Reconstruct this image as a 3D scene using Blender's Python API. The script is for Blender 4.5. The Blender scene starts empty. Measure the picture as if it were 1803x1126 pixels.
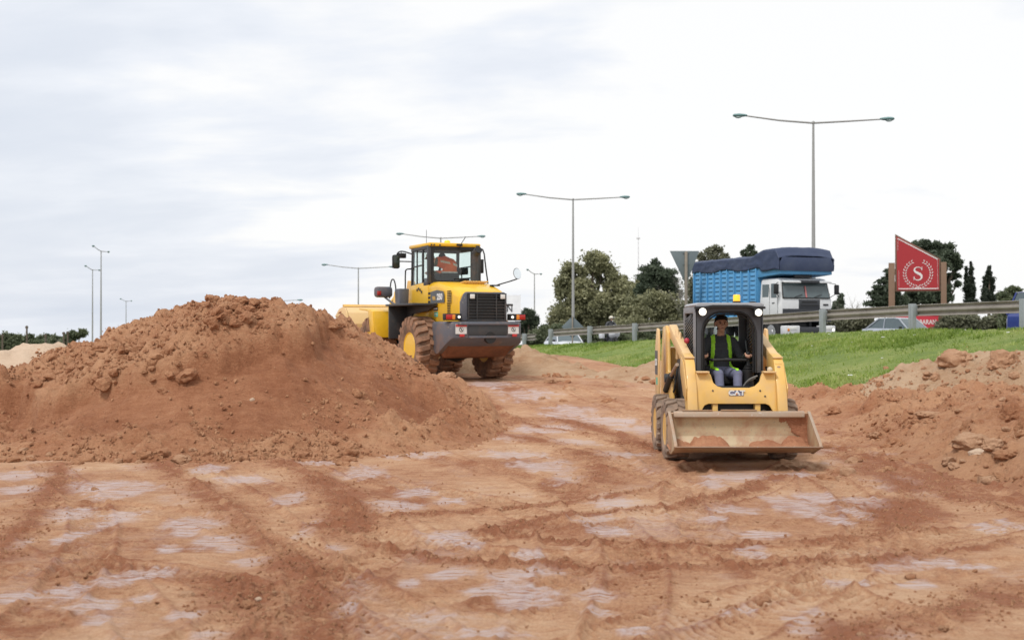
import bpy, bmesh, math, random
import numpy as np
from mathutils import Vector, Matrix, noise as mnoise
random.seed(7); RNG = np.random.default_rng(7)
R = math.radians
sc = bpy.context.scene
COL = sc.collection

# ------------------------------------------------------------------ camera
F = 2100.0; CX = 901.5; CY = 563.0; HOR = 575.0; H = 1.74
PITCH = math.atan((HOR-CY)/F)
cam = bpy.data.cameras.new('camera'); camo = bpy.data.objects.new('camera', cam); COL.objects.link(camo)
camo.location = (0, 0, H); camo.rotation_euler = (R(90)+PITCH, 0, 0)
cam.sensor_width = 36; cam.lens = 36*F/1803.0; cam.clip_start = .2; cam.clip_end = 5000
cam.dof.use_dof = True; cam.dof.focus_distance = 17.0; cam.dof.aperture_fstop = 2.4
sc.camera = camo
# ------------------------------------------------------------------ world and sun
SUN_EL, SUN_AZ = R(52), R(215)          # azimuth clockwise from +Y (view direction)
w = bpy.data.worlds.new("World"); sc.world = w; w.use_nodes = True
nt = w.node_tree; nt.nodes.clear(); N = nt.nodes.new; L = nt.links.new
sky = N('ShaderNodeTexSky'); sky.sky_type = 'NISHITA'; sky.sun_disc = False
sky.sun_elevation = SUN_EL; sky.sun_rotation = SUN_AZ; sky.air_density = 1.2; sky.dust_density = 2.5
bg1 = N('ShaderNodeBackground'); bg1.inputs[1].default_value = .1; L(sky.outputs[0], bg1.inputs[0])
geo = N('ShaderNodeTexCoord'); sep = N('ShaderNodeSeparateXYZ'); L(geo.outputs['Generated'], sep.inputs[0])
def wm(op, a, b=None, clamp=False):
    n = N('ShaderNodeMath'); n.operation = op; n.use_clamp = clamp
    for i, v in enumerate((a, b)):
        if v is None: continue
        if isinstance(v, (int, float)): n.inputs[i].default_value = v
        else: L(v, n.inputs[i])
    return n.outputs[0]
den = wm('ADD', wm('MAXIMUM', sep.outputs[2], 0.0), .24)
cmb = N('ShaderNodeCombineXYZ'); L(wm('DIVIDE', sep.outputs[0], den), cmb.inputs[0]); L(wm('DIVIDE', sep.outputs[1], den), cmb.inputs[1])
def cloudnoise(scale, detail, sx=1, sy=1, off=0.0, dist=0.0):
    mp = N('ShaderNodeMapping'); L(cmb.outputs[0], mp.inputs[0]); mp.inputs['Scale'].default_value = (sx, sy, 1); mp.inputs['Location'].default_value = (off, off*.7, 0)
    n = N('ShaderNodeTexNoise'); L(mp.outputs[0], n.inputs[0]); n.inputs['Scale'].default_value = scale; n.inputs['Detail'].default_value = detail
    n.inputs['Roughness'].default_value = .55; n.inputs['Distortion'].default_value = dist
    return n.outputs[0]
n1 = cloudnoise(.62, 5, 1.0, 1.0, 3.7, .25); n2 = cloudnoise(1.9, 7, .75, 1.5, 9.1, .25)
side = wm('MULTIPLY', sep.outputs[0], -.30)              # a little greyer towards the left
lowg = wm('MULTIPLY', wm('SUBTRACT', .35, sep.outputs[2]), .30)
v = wm('ADD', wm('ADD', wm('MULTIPLY', n1, .95), wm('MULTIPLY', n2, .85)), wm('ADD', wm('ADD', side, lowg), -.34))
cr = N('ShaderNodeValToRGB'); L(v, cr.inputs[0]); e = cr.color_ramp.elements
e[0].position = .585; e[0].color = (1.0, 1.0, 1.0, 1); e[1].position = 1.0; e[1].color = (.72, .77, .86, 1)
m = cr.color_ramp.elements.new(.69); m.color = (.87, .90, .96, 1)
m = cr.color_ramp.elements.new(.80); m.color = (.79, .83, .905, 1)
bg2 = N('ShaderNodeBackground'); bg2.inputs[1].default_value = .90; L(cr.outputs[0], bg2.inputs[0])
mx = N('ShaderNodeMixShader'); mx.inputs[0].default_value = .94
L(bg1.outputs[0], mx.inputs[1]); L(bg2.outputs[0], mx.inputs[2])
wo = N('ShaderNodeOutputWorld'); L(mx.outputs[0], wo.inputs[0])
sun = bpy.data.lights.new('sun', 'SUN'); sun.energy = 1.9; sun.angle = R(12); sun.color = (1, .965, .92)
suno = bpy.data.objects.new('sun', sun); COL.objects.link(suno)
sd = Vector((math.sin(SUN_AZ)*math.cos(SUN_EL), math.cos(SUN_AZ)*math.cos(SUN_EL), math.sin(SUN_EL)))
suno.rotation_euler = sd.to_track_quat('Z', 'Y').to_euler()
sc.view_settings.view_transform = 'Standard'; sc.view_settings.look = 'None'
sc.view_settings.exposure = 0.2; sc.view_settings.gamma = 1.0

# ------------------------------------------------------------------ helpers
def at(px, py, D):
    "point seen at pixel (px,py) of the photograph whose world Y is D"
    a = (px-CX)/F; b = (CY-py)/F
    d = Vector((a, math.cos(PITCH)-b*math.sin(PITCH), b*math.cos(PITCH)+math.sin(PITCH)))
    return Vector((0, 0, H)) + d*(D/d.y)
def tag(o, label=None, cat=None, group=None, kind=None):
    if label: o['label'] = label
    if cat: o['category'] = cat
    if group: o['group'] = group
    if kind: o['kind'] = kind
    return o
def empty(name, loc=(0,0,0), rz=0.0, label=None, cat=None, group=None):
    o = bpy.data.objects.new(name, None); COL.objects.link(o); o.location = loc; o.rotation_euler = (0,0,rz)
    o.empty_display_size = .2
    return tag(o, label, cat, group)
def kids(o): return [c for c in bpy.data.objects if c.parent is o]
def copy_tree(o, parent=None):
    c = o.copy(); COL.objects.link(c); c.parent = parent
    for ch in kids(o): copy_tree(ch, c)
    return c

class MB:
    "collects shapes and links them as ONE mesh object"
    def __init__(s): s.bm = bmesh.new(); s.M = Matrix.Identity(4)
    def _add(s, vs, fs):
        bv = [s.bm.verts.new(s.M @ Vector(v)) for v in vs]
        for f in fs:
            try: s.bm.faces.new([bv[i] for i in f])
            except ValueError: pass
        return bv
    def box(s, c, d, rot=None, taper=None):
        hx, hy, hz = d[0]/2, d[1]/2, d[2]/2
        vs = [(-hx,-hy,-hz),(hx,-hy,-hz),(hx,hy,-hz),(-hx,hy,-hz),(-hx,-hy,hz),(hx,-hy,hz),(hx,hy,hz),(-hx,hy,hz)]
        if taper: vs = [(x*(taper[0] if z>0 else 1), y*(taper[1] if z>0 else 1), z) for x,y,z in vs]
        vs = [Vector(v) for v in vs]
        if rot is not None: vs = [rot @ v for v in vs]
        c = Vector(c); vs = [v+c for v in vs]
        s._add(vs, [(0,3,2,1),(4,5,6,7),(0,1,5,4),(1,2,6,5),(2,3,7,6),(3,0,4,7)]); return s
    def prism(s, pts, axis, a, b):
        "polygon pts in the two other axes (in order), extruded along axis from a to b"
        def p(u, v, t):
            return {'x':(t,u,v), 'y':(u,t,v), 'z':(u,v,t)}[axis]
        n = len(pts); vs = [p(u,v,a) for u,v in pts]+[p(u,v,b) for u,v in pts]
        fs = [tuple(range(n))[::-1], tuple(range(n,2*n))]+[(i,(i+1)%n,n+(i+1)%n,n+i) for i in range(n)]
        s._add(vs, fs); return s
    def loft(s, rings, caps=True, closed=True):
        n = len(rings[0]); vs = [p for r in rings for p in r]; fs = []
        for k in range(len(rings)-1):
            for i in range(n if closed else n-1):
                j = (i+1) % n; fs.append((k*n+i, k*n+j, (k+1)*n+j, (k+1)*n+i))
        if caps: fs += [tuple(range(n))[::-1], tuple(range((len(rings)-1)*n, len(rings)*n))]
        s._add(vs, fs); return s
    def tube(s, pts, r, n=8, caps=True, smooth_pts=0):
        pts = [Vector(p) for p in pts]
        for _ in range(smooth_pts):
            q = [pts[0]]
            for a, b in zip(pts[:-1], pts[1:]): q += [a*.75+b*.25, a*.25+b*.75]
            pts = q+[pts[-1]]
        if not hasattr(r, '__len__'): r = [r]*len(pts)
        rings = []; up = None
        for i, p in enumerate(pts):
            t = (pts[min(i+1,len(pts)-1)]-pts[max(i-1,0)]).normalized()
            if up is None:
                up = Vector((0,0,1)) if abs(t.z)<.9 else Vector((1,0,0))
            u = (up - t*up.dot(t)).normalized(); up = u; v = t.cross(u)
            rings.append([p+(u*math.cos(2*math.pi*k/n)+v*math.sin(2*math.pi*k/n))*r[i] for k in range(n)])
        return s.loft(rings, caps)
    def bar(s, a, b, wd, ht):
        a, b = Vector(a), Vector(b); t = (b-a).normalized(); up = Vector((0,0,1)) if abs(t.z)<.95 else Vector((0,1,0))
        x = t.cross(up).normalized(); u = x.cross(t)
        s.loft([[p+x*wd/2*i+u*ht/2*j for i,j in ((-1,-1),(1,-1),(1,1),(-1,1))] for p in (a,b)]); return s
    def lathe(s, prof, axis='x', c=(0,0,0), n=32, a0=0, a1=2*math.pi, caps=True):
        "prof: list of (t along axis, radius)"
        full = abs(a1-a0-2*math.pi) < 1e-6; m = n if full else n+1; c = Vector(c)
        rings = []
        for t, r in prof:
            ring = []
            for k in range(m):
                an = a0+(a1-a0)*k/n; ca, sa = math.cos(an)*r, math.sin(an)*r
                ring.append(c+Vector({'x':(t,ca,sa),'y':(ca,t,sa),'z':(ca,sa,t)}[axis]))
            rings.append(ring)
        return s.loft(rings, caps=full and caps, closed=full)
    def ball(s, c, r, n=12, m=8):
        if not hasattr(r, '__len__'): r = (r,r,r)
        rings = [[Vector(c)+Vector((math.cos(2*math.pi*k/n)*math.sin(math.pi*(j+.5)/m)*r[0], math.sin(2*math.pi*k/n)*math.sin(math.pi*(j+.5)/m)*r[1], math.cos(math.pi*(j+.5)/m)*r[2])) for k in range(n)] for j in range(m)]
        rings = [[Vector(c)+Vector((0,0,r[2]))+(p-Vector(c))*.001 for p in rings[0]]]+rings+[[Vector(c)-Vector((0,0,r[2]))+(p-Vector(c))*.001 for p in rings[-1]]]
        return s.loft(rings, True)
    def build(s, name, mat, parent=None, bevel=0, ang=35, seg=2, recalc=True):
        bm = s.bm
        if recalc: bmesh.ops.recalc_face_normals(bm, faces=bm.faces[:])
        if bevel:
            ed = [e for e in bm.edges if len(e.link_faces)==2 and e.calc_face_angle(0) > R(28)]
            bmesh.ops.bevel(bm, geom=ed, offset=bevel, segments=seg, profile=.5, affect='EDGES', clamp_overlap=True)
        me = bpy.data.meshes.new(name); bm.to_mesh(me); bm.free()
        for mm in (mat if isinstance(mat, (list, tuple)) else [mat]): me.materials.append(mm)
        me.polygons.foreach_set('use_smooth', [True]*len(me.polygons)); me.set_sharp_from_angle(angle=R(ang))
        o = bpy.data.objects.new(name, me); COL.objects.link(o)
        if parent: o.parent = parent
        return o
def mesh_obj(name, V, Fc, mat, parent=None, smooth=True, attrs=None):
    V = np.asarray(V, np.float32).reshape(-1,3); Fc = np.asarray(Fc, np.int32); k = Fc.shape[1]
    me = bpy.data.meshes.new(name); me.vertices.add(len(V)); me.vertices.foreach_set('co', V.ravel())
    me.loops.add(Fc.size); me.loops.foreach_set('vertex_index', Fc.ravel())
    me.polygons.add(len(Fc)); me.polygons.foreach_set('loop_start', np.arange(0, Fc.size, k, dtype=np.int32))
    me.polygons.foreach_set('use_smooth', np.full(len(Fc), smooth))
    me.update(calc_edges=True)
    for nm, arr in (attrs or {}).items():
        a = me.attributes.new(nm, 'FLOAT', 'POINT'); a.data.foreach_set('value', np.asarray(arr, np.float32).ravel())
    for mm in (mat if isinstance(mat, (list, tuple)) else [mat]): me.materials.append(mm)
    o = bpy.data.objects.new(name, me); COL.objects.link(o); o.parent = parent
    return o
def grid_faces(n, m, wrap=False):
    i = np.arange(n-1)[:,None]; j = np.arange(m-1 if not wrap else m)[None,:]; j2 = (j+1) % m
    return np.stack([i*m+j, i*m+j2, (i+1)*m+j2, (i+1)*m+j], -1).reshape(-1,4)

# numpy noise -------------------------------------------------------
_P = RNG.permutation(1024); _G = RNG.uniform(-1, 1, 1024)
def vnoise(x, y, seed=0):
    x = np.asarray(x, float); y = np.asarray(y, float)
    xi = np.floor(x).astype(int); yi = np.floor(y).astype(int); fx = x-xi; fy = y-yi
    fx = fx*fx*fx*(fx*(fx*6-15)+10); fy = fy*fy*fy*(fy*(fy*6-15)+10)
    def h(a, b): return _G[_P[(_P[(a+seed*131) & 1023]+b) & 1023]]
    return (h(xi,yi)*(1-fx)+h(xi+1,yi)*fx)*(1-fy)+(h(xi,yi+1)*(1-fx)+h(xi+1,yi+1)*fx)*fy
def fbm(x, y, sc_=1.0, oct=4, seed=0, gain=.5, ridged=False):
    a = 1.0; t = 0.0; s = 0.0; x = np.asarray(x)*sc_; y = np.asarray(y)*sc_
    for k in range(oct):
        n = vnoise(x, y, seed+k*7)
        if ridged: n = 1-2*np.abs(n)
        t = t+a*n; s += a; a *= gain
        x, y = (x*1.6-y*1.2)+13.7, (x*1.2+y*1.6)+5.1
    return t/s
def sst(a, b, x):
    t = np.clip((np.asarray(x, float)-a)/(b-a), 0, 1); return t*t*(3-2*t)
def lumps(x, y, cell, seed=0, keep=.5):
    "field of rounded clods: worley bumps with random radii, 0..1"
    xs = np.asarray(x)/cell; ys = np.asarray(y)/cell; xi = np.floor(xs).astype(int); yi = np.floor(ys).astype(int); out = np.zeros(xs.shape)
    for dx in (-1,0,1):
        for dy in (-1,0,1):
            a = xi+dx; b = yi+dy
            h = lambda k: (_G[_P[(_P[(a+seed*57+k*11) & 1023]+b) & 1023]]+1)/2
            px_ = a+h(1); py_ = b+h(2); r = .22+.45*h(3)**2; on = h(4) < keep
            d2 = ((xs-px_)**2+(ys-py_)**2)/(r*r)
            out = np.maximum(out, np.where(on, np.sqrt(np.clip(1-d2, 0, 1))*r*1.5, 0))
    return out

# materials ---------------------------------------------------------
class NT:
    def __init__(s, name):
        s.m = bpy.data.materials.new(name); s.m.use_nodes = True; s.t = s.m.node_tree; s.t.nodes.clear()
        s.o = s.n('ShaderNodeOutputMaterial'); s.b = s.n('ShaderNodeBsdfPrincipled'); s.l(s.b.outputs[0], s.o.inputs[0])
    def n(s, t): return s.t.nodes.new(t)
    def l(s, a, b): s.t.links.new(a, b)
    def put(s, inp, v):
        if isinstance(v, (int, float)): inp.default_value = v
        elif isinstance(v, (tuple, list)): inp.default_value = tuple(v)+((1,) if len(v)==3 and len(inp.default_value)==4 else ())
        else: s.l(v, inp)
    def math(s, op, a, b=0.0, clamp=False):
        n = s.n('ShaderNodeMath'); n.operation = op; n.use_clamp = clamp; s.put(n.inputs[0], a); s.put(n.inputs[1], b); return n.outputs[0]
    def coord(s, kind='Object', scale=(1,1,1)):
        n = s.n('ShaderNodeTexCoord'); m = s.n('ShaderNodeMapping'); s.l(n.outputs[kind], m.inputs[0]); m.inputs['Scale'].default_value = scale; return m.outputs[0]
    def pos(s, scale=(1,1,1)):
        n = s.n('ShaderNodeNewGeometry'); m = s.n('ShaderNodeMapping'); s.l(n.outputs['Position'], m.inputs[0]); m.inputs['Scale'].default_value = scale; return m.outputs[0]
    def noise(s, vec, scale, detail=4, rough=.55, dist=0.0):
        n = s.n('ShaderNodeTexNoise'); s.l(vec, n.inputs[0]); n.inputs['Scale'].default_value = scale; n.inputs['Detail'].default_value = detail
        n.inputs['Roughness'].default_value = rough; n.inputs['Distortion'].default_value = dist; return n.outputs[0]
    def ramp(s, v, stops):
        n = s.n('ShaderNodeValToRGB'); s.put(n.inputs[0], v); e = n.color_ramp.elements
        while len(e) < len(stops): e.new(.5)
        for k, (p, c) in enumerate(stops):
            e[k].position = p; e[k].color = (c, c, c, 1) if isinstance(c, (int, float)) else tuple(c)+(1,)
        return n.outputs[0]
    def mix(s, f, a, b, mode='MIX'):
        n = s.n('ShaderNodeMix'); n.data_type = 'RGBA'; n.blend_type = mode; s.put(n.inputs[0], f); s.put(n.inputs[6], a); s.put(n.inputs[7], b); return n.outputs[2]
    def attr(s, name):
        n = s.n('ShaderNodeAttribute'); n.attribute_name = name; return n.outputs['Fac']
    def bump(s, h, strength=.5, dist=.02):
        n = s.n('ShaderNodeBump'); s.put(n.inputs['Height'], h); n.inputs['Strength'].default_value = strength; n.inputs['Distance'].default_value = dist; s.l(n.outputs[0], s.b.inputs['Normal']); return n
    def set(s, **k):
        for a, v in k.items(): s.put(s.b.inputs[a.replace('_', ' ')], v)
        return s

MUD = (.30, .15, .085)
def paint(name, col, rough=.45, dirt=.35, mud=MUD, metal=0.0, scale=3.0, coat=0.0, chips=None, dvar=.12):
    t = NT(name); p = t.coord()
    n = t.noise(p, scale, 8, .62, .3); n2 = t.noise(p, scale*7, 5, .6)
    f = t.math('ADD', t.math('MULTIPLY', n, .75), t.math('MULTIPLY', n2, .25))
    f = t.ramp(f, [(.62-dirt*.42, 0), (.80-dirt*.25, 1)])
    f = t.math('MULTIPLY', f, min(1, .35+dirt))
    c2 = tuple(x*(1-dvar) for x in col); base = t.mix(n2, c2, tuple(min(1, x*(1+dvar*.6)) for x in col))
    c = t.mix(f, base, mud)
    if chips:
        ch = t.ramp(t.noise(p, scale*9, 3, .6, .8), [(.66, 0), (.69, 1)]); c = t.mix(ch, c, chips)
    t.set(Base_Color=c, Roughness=t.math('ADD', t.math('MULTIPLY', f, .4), rough, True), Metallic=metal)
    if coat: t.set(Coat_Weight=coat)
    t.bump(n2, .12, .004)
    return t.m
def plain(name, col, rough=.6, metal=0.0, emit=None, es=1.0, var=.15, scale=8, bump=.1):
    t = NT(name); p = t.coord(); n = t.noise(p, scale, 5)
    t.set(Base_Color=t.mix(n, tuple(x*(1-var) for x in col), tuple(min(1, x*(1+var)) for x in col)), Roughness=rough, Metallic=metal)
    if emit: t.set(Emission_Color=emit, Emission_Strength=es)
    if bump: t.bump(n, bump, .01)
    return t.m
def glass(name, col=(.75,.9,.88), rough=.03, alpha=.3):
    t = NT(name); t.set(Base_Color=col, Roughness=rough, Metallic=0.0, IOR=1.45)
    tr = t.n('ShaderNodeBsdfTransparent'); tr.inputs[0].default_value = tuple(col)+(1,); gl = t.n('ShaderNodeBsdfGlossy'); gl.inputs['Roughness'].default_value = rough
    fr = t.n('ShaderNodeFresnel'); fr.inputs[0].default_value = 1.5
    mx_ = t.n('ShaderNodeMixShader'); gm = t.n('ShaderNodeNewGeometry'); t.l(t.math('MULTIPLY', t.math('ADD', fr.outputs[0], alpha*.25, True), t.math('SUBTRACT', 1.0, gm.outputs['Backfacing'])), mx_.inputs[0]); t.l(tr.outputs[0], mx_.inputs[1]); t.l(gl.outputs[0], mx_.inputs[2]); t.l(mx_.outputs[0], t.o.inputs[0])
    return t.m
# ------------------------------------------------------------------ terrain functions
P0 = (13.0, 30.3); UX, UY = -.400, .9165; NX, NY = .9165, .400      # guardrail line: along, across
_S = [-60,-20,-10,0,3.9,8,19.5,24.6,28.1,40,52,77,103,128,165,3000]
_Z = [2.6,2.1,1.9,1.68,1.63,1.52,1.13,.98,.86,.35,-.15,-1.3,-2.85,-5.4,-6.4,-6.4]
def st(x, y): return (x-P0[0])*UX+(y-P0[1])*UY, (x-P0[0])*NX+(y-P0[1])*NY
def xy(s, t): return P0[0]+s*UX+t*NX, P0[1]+s*UY+t*NY
def zr(s): return np.interp(s, _S, _Z)
def bank_z(s, t):
    t = np.asarray(t, float); a = -np.minimum(t+.4, 0)
    return zr(s) - .195*a - .02*np.minimum(a, 1.5)
def road_z(s): return zr(s)-.27
def ground_z(x, y):
    x = np.asarray(x, float); y = np.asarray(y, float)
    g = sst(17.5, 28, y)*.5*(1-.55*sst(1.5, 6, x)) + sst(30, 46, y)*.12
    s, t = st(x, y)
    g = g + np.where(s > 24, (zr(s)-zr(24))*sst(24, 45, s), 0)
    low = np.where(t > -1, road_z(s)-.3, bank_z(s, t)-.08)
    g = np.where(t > -3.2, np.minimum(g, low), g)
    r_ = np.hypot(x, y); return g-.0128*np.maximum(r_-150, 0)*sst(150, 260, r_)
def gxy(px, py, z=0.0):
    "ground point under a pixel, for ground at height z"
    D = (H-z)*F/(py-HOR); return ((px-CX)/F*D, D)

# ------------------------------------------------------------------ dirt materials
def dirt_mat(name, light, mid, dark, far=None, bump=.6):
    t = NT(name); p = t.pos()
    n1 = t.noise(p, .55, 6, .6, .4); n2 = t.noise(p, 3.5, 8, .65, .3); n3 = t.noise(p, 22, 8, .7); n4 = t.noise(p, 90, 4, .7); n5 = t.noise(t.pos((1, 4.5, 4.5)), 2.6, 10, .80, 0)
    n6 = t.noise(p, 38, 6, .8)
    f = t.math('ADD', t.math('MULTIPLY', n1, .20), t.math('ADD', t.math('MULTIPLY', n2, .18), t.math('ADD', t.math('MULTIPLY', n6, .28), t.math('MULTIPLY', n5, .34))))
    f = t.math('ADD', t.math('MULTIPLY', t.math('SUBTRACT', f, .5), 1.5), .5)
    f = t.math('ADD', f, t.math('MULTIPLY', t.math('SUBTRACT', t.attr('damp_tone'), .35), -.26))
    c = t.ramp(f, [(.30, dark), (.46, mid), (.62, light)])
    c = t.mix(t.math('MULTIPLY', t.ramp(n4, [(.4, 0), (.75, 1)]), .22), c, tuple(v*.6 for v in mid))
    ps = t.attr('slick_sheen')                                      # clay polished by the tyres, its pale sky sheen painted into the colour
    stv = t.noise(t.pos((.7, 5.0, 1)), 4.0, 9, .72, 0)
    pm = t.math('MULTIPLY', ps, t.ramp(stv, [(.39, 0.0), (.57, .92)]), True)
    c = t.mix(pm, c, t.mix(n3, (.54, .42, .395), (.65, .55, .555)))
    if far is not None:
        g = t.ramp(t.noise(p, .08, 6), [(.35, (.05,.075,.03)), (.65, (.13,.13,.06))]); c = t.mix(t.attr('field'), c, g)
    rg = t.math('SUBTRACT', .93, t.math('MULTIPLY', pm, .38))
    t.set(Base_Color=c, Roughness=rg); t.b.inputs['Specular IOR Level'].default_value = .35
    hh = t.math('ADD', t.math('MULTIPLY', n3, .7), t.math('MULTIPLY', n4, .4)); hh = t.math('ADD', hh, t.math('MULTIPLY', t.noise(p, 9, 8, .75), 1.1)); t.bump(hh, bump, .055)
    return t.m
M_GROUND = dirt_mat('ground_dirt', (.66,.43,.27), (.52,.285,.16), (.32,.125,.062), far=1, bump=.8)
M_RED = dirt_mat('red_dirt', (.58,.315,.175), (.45,.205,.105), (.31,.12,.056), bump=1.0)
M_SAND = dirt_mat('sandy_dirt', (.56,.39,.255), (.47,.295,.175), (.34,.17,.085), bump=.9)
M_CLOD = dirt_mat('pale_clod', (.60,.37,.23), (.49,.27,.155), (.34,.16,.08), bump=.9)
M_PALE = dirt_mat('pale_sand', (.60,.46,.34), (.52,.38,.27), (.42,.28,.18))

# ------------------------------------------------------------------ tyre tracks on the yard: pixels of the photograph taken to the ground plane
def poly(*pts, z=0.0): return np.array([gxy(a, b, z) for a, b in pts])
RIDGES = [ (poly((560,925),(640,958),(760,985),(900,996),(1100,1001),(1300,999),(1500,991),(1650,975),(1803,953),(1950,925)), .10, .055),
 (poly((860,938),(1000,955),(1150,963),(1300,962),(1450,955),(1560,941),(1640,938)), .10, .055),
 (poly((865,938),(950,913),(1050,900),(1180,893),(1290,872),(1370,838)), .12, .035),
 (poly((690,912),(800,898),(930,888),(1080,873),(1180,856)), .09, .035),
 (poly((495,812),(560,842),(605,880),(625,915),(600,940)), .22, .06),
 (poly((285,815),(340,855),(420,910),(490,965),(560,1010)), .16, .035),
 (poly((110,815),(85,870),(40,930),(-20,990)), .14, .025),
 (poly((520,985),(545,1040),(560,1126)), .16, .02),
 (poly((1470,800),(1560,840),(1600,885),(1575,935)), .22, .035),
 (poly((700,770),(860,765),(1010,790),(1060,830),(1010,870)), .22, .03),
 (poly((400,1020),(430,1060),(470,1100)), .20, .05), (poly((1803,905),(1700,880),(1620,840),(1480,790)), .15, .03),
 (poly((1480,1126),(1600,1080),(1700,1070),(1803,1040)), .2, .02),
 (poly((820,700,),(900,730),(1030,745),(1150,765), z=.2), .12, .05), (poly((840,755),(960,745),(1080,760),(1160,790), z=.05), .2, .05) ]
TRACKS = [ (poly((300,1150),(620,1000),(900,935),(1180,900),(1330,865),(1390,820)), .19, .085),
 (poly((600,930),(900,975),(1250,980),(1550,965),(1850,915)), .20, .085),
 (poly((80,820),(150,880),(160,960),(90,1060),(0,1130)), .18, .09),
 (poly((330,815),(430,880),(520,955),(560,1040),(560,1150)), .20, .09),
 (poly((560,800),(690,850),(860,880),(960,920),(1000,970),(980,1060),(940,1130)), .2, .09),
 (poly((640,790),(800,815),(960,850),(1060,910),(1120,1000),(1090,1126)), .2, .09),
 (poly((1400,815),(1480,860),(1530,930),(1480,1010),(1350,1080),(1200,1150)), .19, .085),
 (poly((1225,820),(1200,880),(1260,960),(1420,1030),(1620,1100)), .19, .085),
 (poly((1390,790),(1520,790),(1660,830),(1803,900)), .22, .1), (poly((1430,780),(1560,775),(1720,815),(1850,860)), .22, .1),
 (poly((-40,905),(200,890),(420,935),(640,1040),(800,1150)), .19, .085),
 (poly((830,680),(960,715),(1110,750),(1180,790), z=.25), .26, .16), (poly((800,700),(900,745),(1050,785),(1200,830), z=.15), .26, .16),
 (poly((870,672),(1010,700),(1150,725),(1400,750),(1600,790), z=.25), .26, .16), (poly((-50,1010),(250,1000),(520,1060),(700,1150)), .2, .09),
 (poly((1000,1150),(1300,1060),(1600,1010),(1850,990)), .2, .09)]
def polydist(x, y, P):
    "distance to polyline, and length along it"
    P = np.array(P); Q = [P[0]]
    for k in range(len(P)-1):                                # Catmull-Rom refine
        p0 = P[max(k-1,0)]; p1 = P[k]; p2 = P[k+1]; p3 = P[min(k+2,len(P)-1)]
        for u in (.2,.4,.6,.8,1.0): Q.append(.5*((2*p1)+(-p0+p2)*u+(2*p0-5*p1+4*p2-p3)*u*u+(-p0+3*p1-3*p2+p3)*u**3))
    best = np.full(x.shape, 9e9); al = np.zeros(x.shape); sgn = np.zeros(x.shape); acc = 0.0
    for a, b in zip(Q[:-1], Q[1:]):
        d = b-a; ln = float(np.hypot(*d)) or 1e-6; d = d/ln
        rx, ry = x-a[0], y-a[1]; u = np.clip(rx*d[0]+ry*d[1], 0, ln); ex, ey = rx-u*d[0], ry-u*d[1]; dd = np.hypot(ex, ey)
        m = dd < best; best = np.where(m, dd, best); al = np.where(m, acc+u, al); sgn = np.where(m, np.sign(ex*d[1]-ey*d[0]), sgn); acc += ln
    return best, al, sgn
SLICK_SHEEN = [(120,905,45,14),(130,945,25,10),(205,915,40,16),(60,835,70,9),(180,855,55,10),(240,860,30,12),(200,870,30,10),(35,860,40,7),(340,925,50,14),(380,950,55,12),(330,935,30,16),(420,960,40,8),(300,965,22,7),
 (510,880,22,12),(545,930,20,14),(370,825,30,8),(420,845,50,7),(30,1050,60,10),(120,1040,40,18),(175,1060,45,12),(200,1020,40,10),(265,1005,35,14),(320,1078,40,12),(180,1090,30,12),(365,1115,40,10),(30,960,20,10),(460,985,40,9),(250,1050,30,8),
 (735,865,35,8),(690,890,50,9),(640,830,45,10),(790,945,40,10),(830,955,30,6),(600,960,20,8),(800,880,35,6),(960,820,50,8),(1000,840,35,7),(1070,880,45,10),(1040,910,35,8),(1075,935,35,9),(930,975,25,8),(900,1010,40,10),(900,1040,70,14),(930,1060,50,10),(790,1010,40,10),(720,1025,20,9),(610,1070,20,14),(760,1085,40,8),(850,1118,70,10),(1050,1050,30,9),(1060,1080,35,9),(1120,1110,40,8),(960,1000,40,8),
 (1310,840,60,8),(1250,850,30,9),(1400,835,30,5),(1500,815,60,6),(1460,800,35,4),(1570,845,45,8),(1590,870,45,12),(1540,885,40,12),(1430,875,35,9),(1510,905,25,14),(1480,920,30,9),(1290,900,40,9),(1260,915,25,7),(1350,940,40,6),(1390,890,45,16),(1320,975,30,8),(1640,990,80,7),(1560,1000,50,7),(1700,995,60,6),(1480,1025,35,10),(1430,1080,40,7),(1400,1090,35,7),(1280,1080,25,10),(1620,1030,40,7),(1780,925,20,8),(1740,930,25,6),(1420,1110,30,10),(1540,1115,70,8),(1310,1075,30,10)]
SLICK_SHEEN2 = [(930,702,45,5,.28),(1000,725,50,6,.2),(1080,738,60,5,.15),(1120,748,45,4,.12),(860,690,40,4,.3),(960,752,60,5,.08),(1000,775,40,5,.03),(1450,790,40,4,0),(900,760,45,5,.1),(1090,800,50,6,0),(720,800,60,6,0),(560,812,50,5,0),(900,800,60,6,0),(1640,815,50,4,0),(1560,800,40,3,0)]

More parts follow.
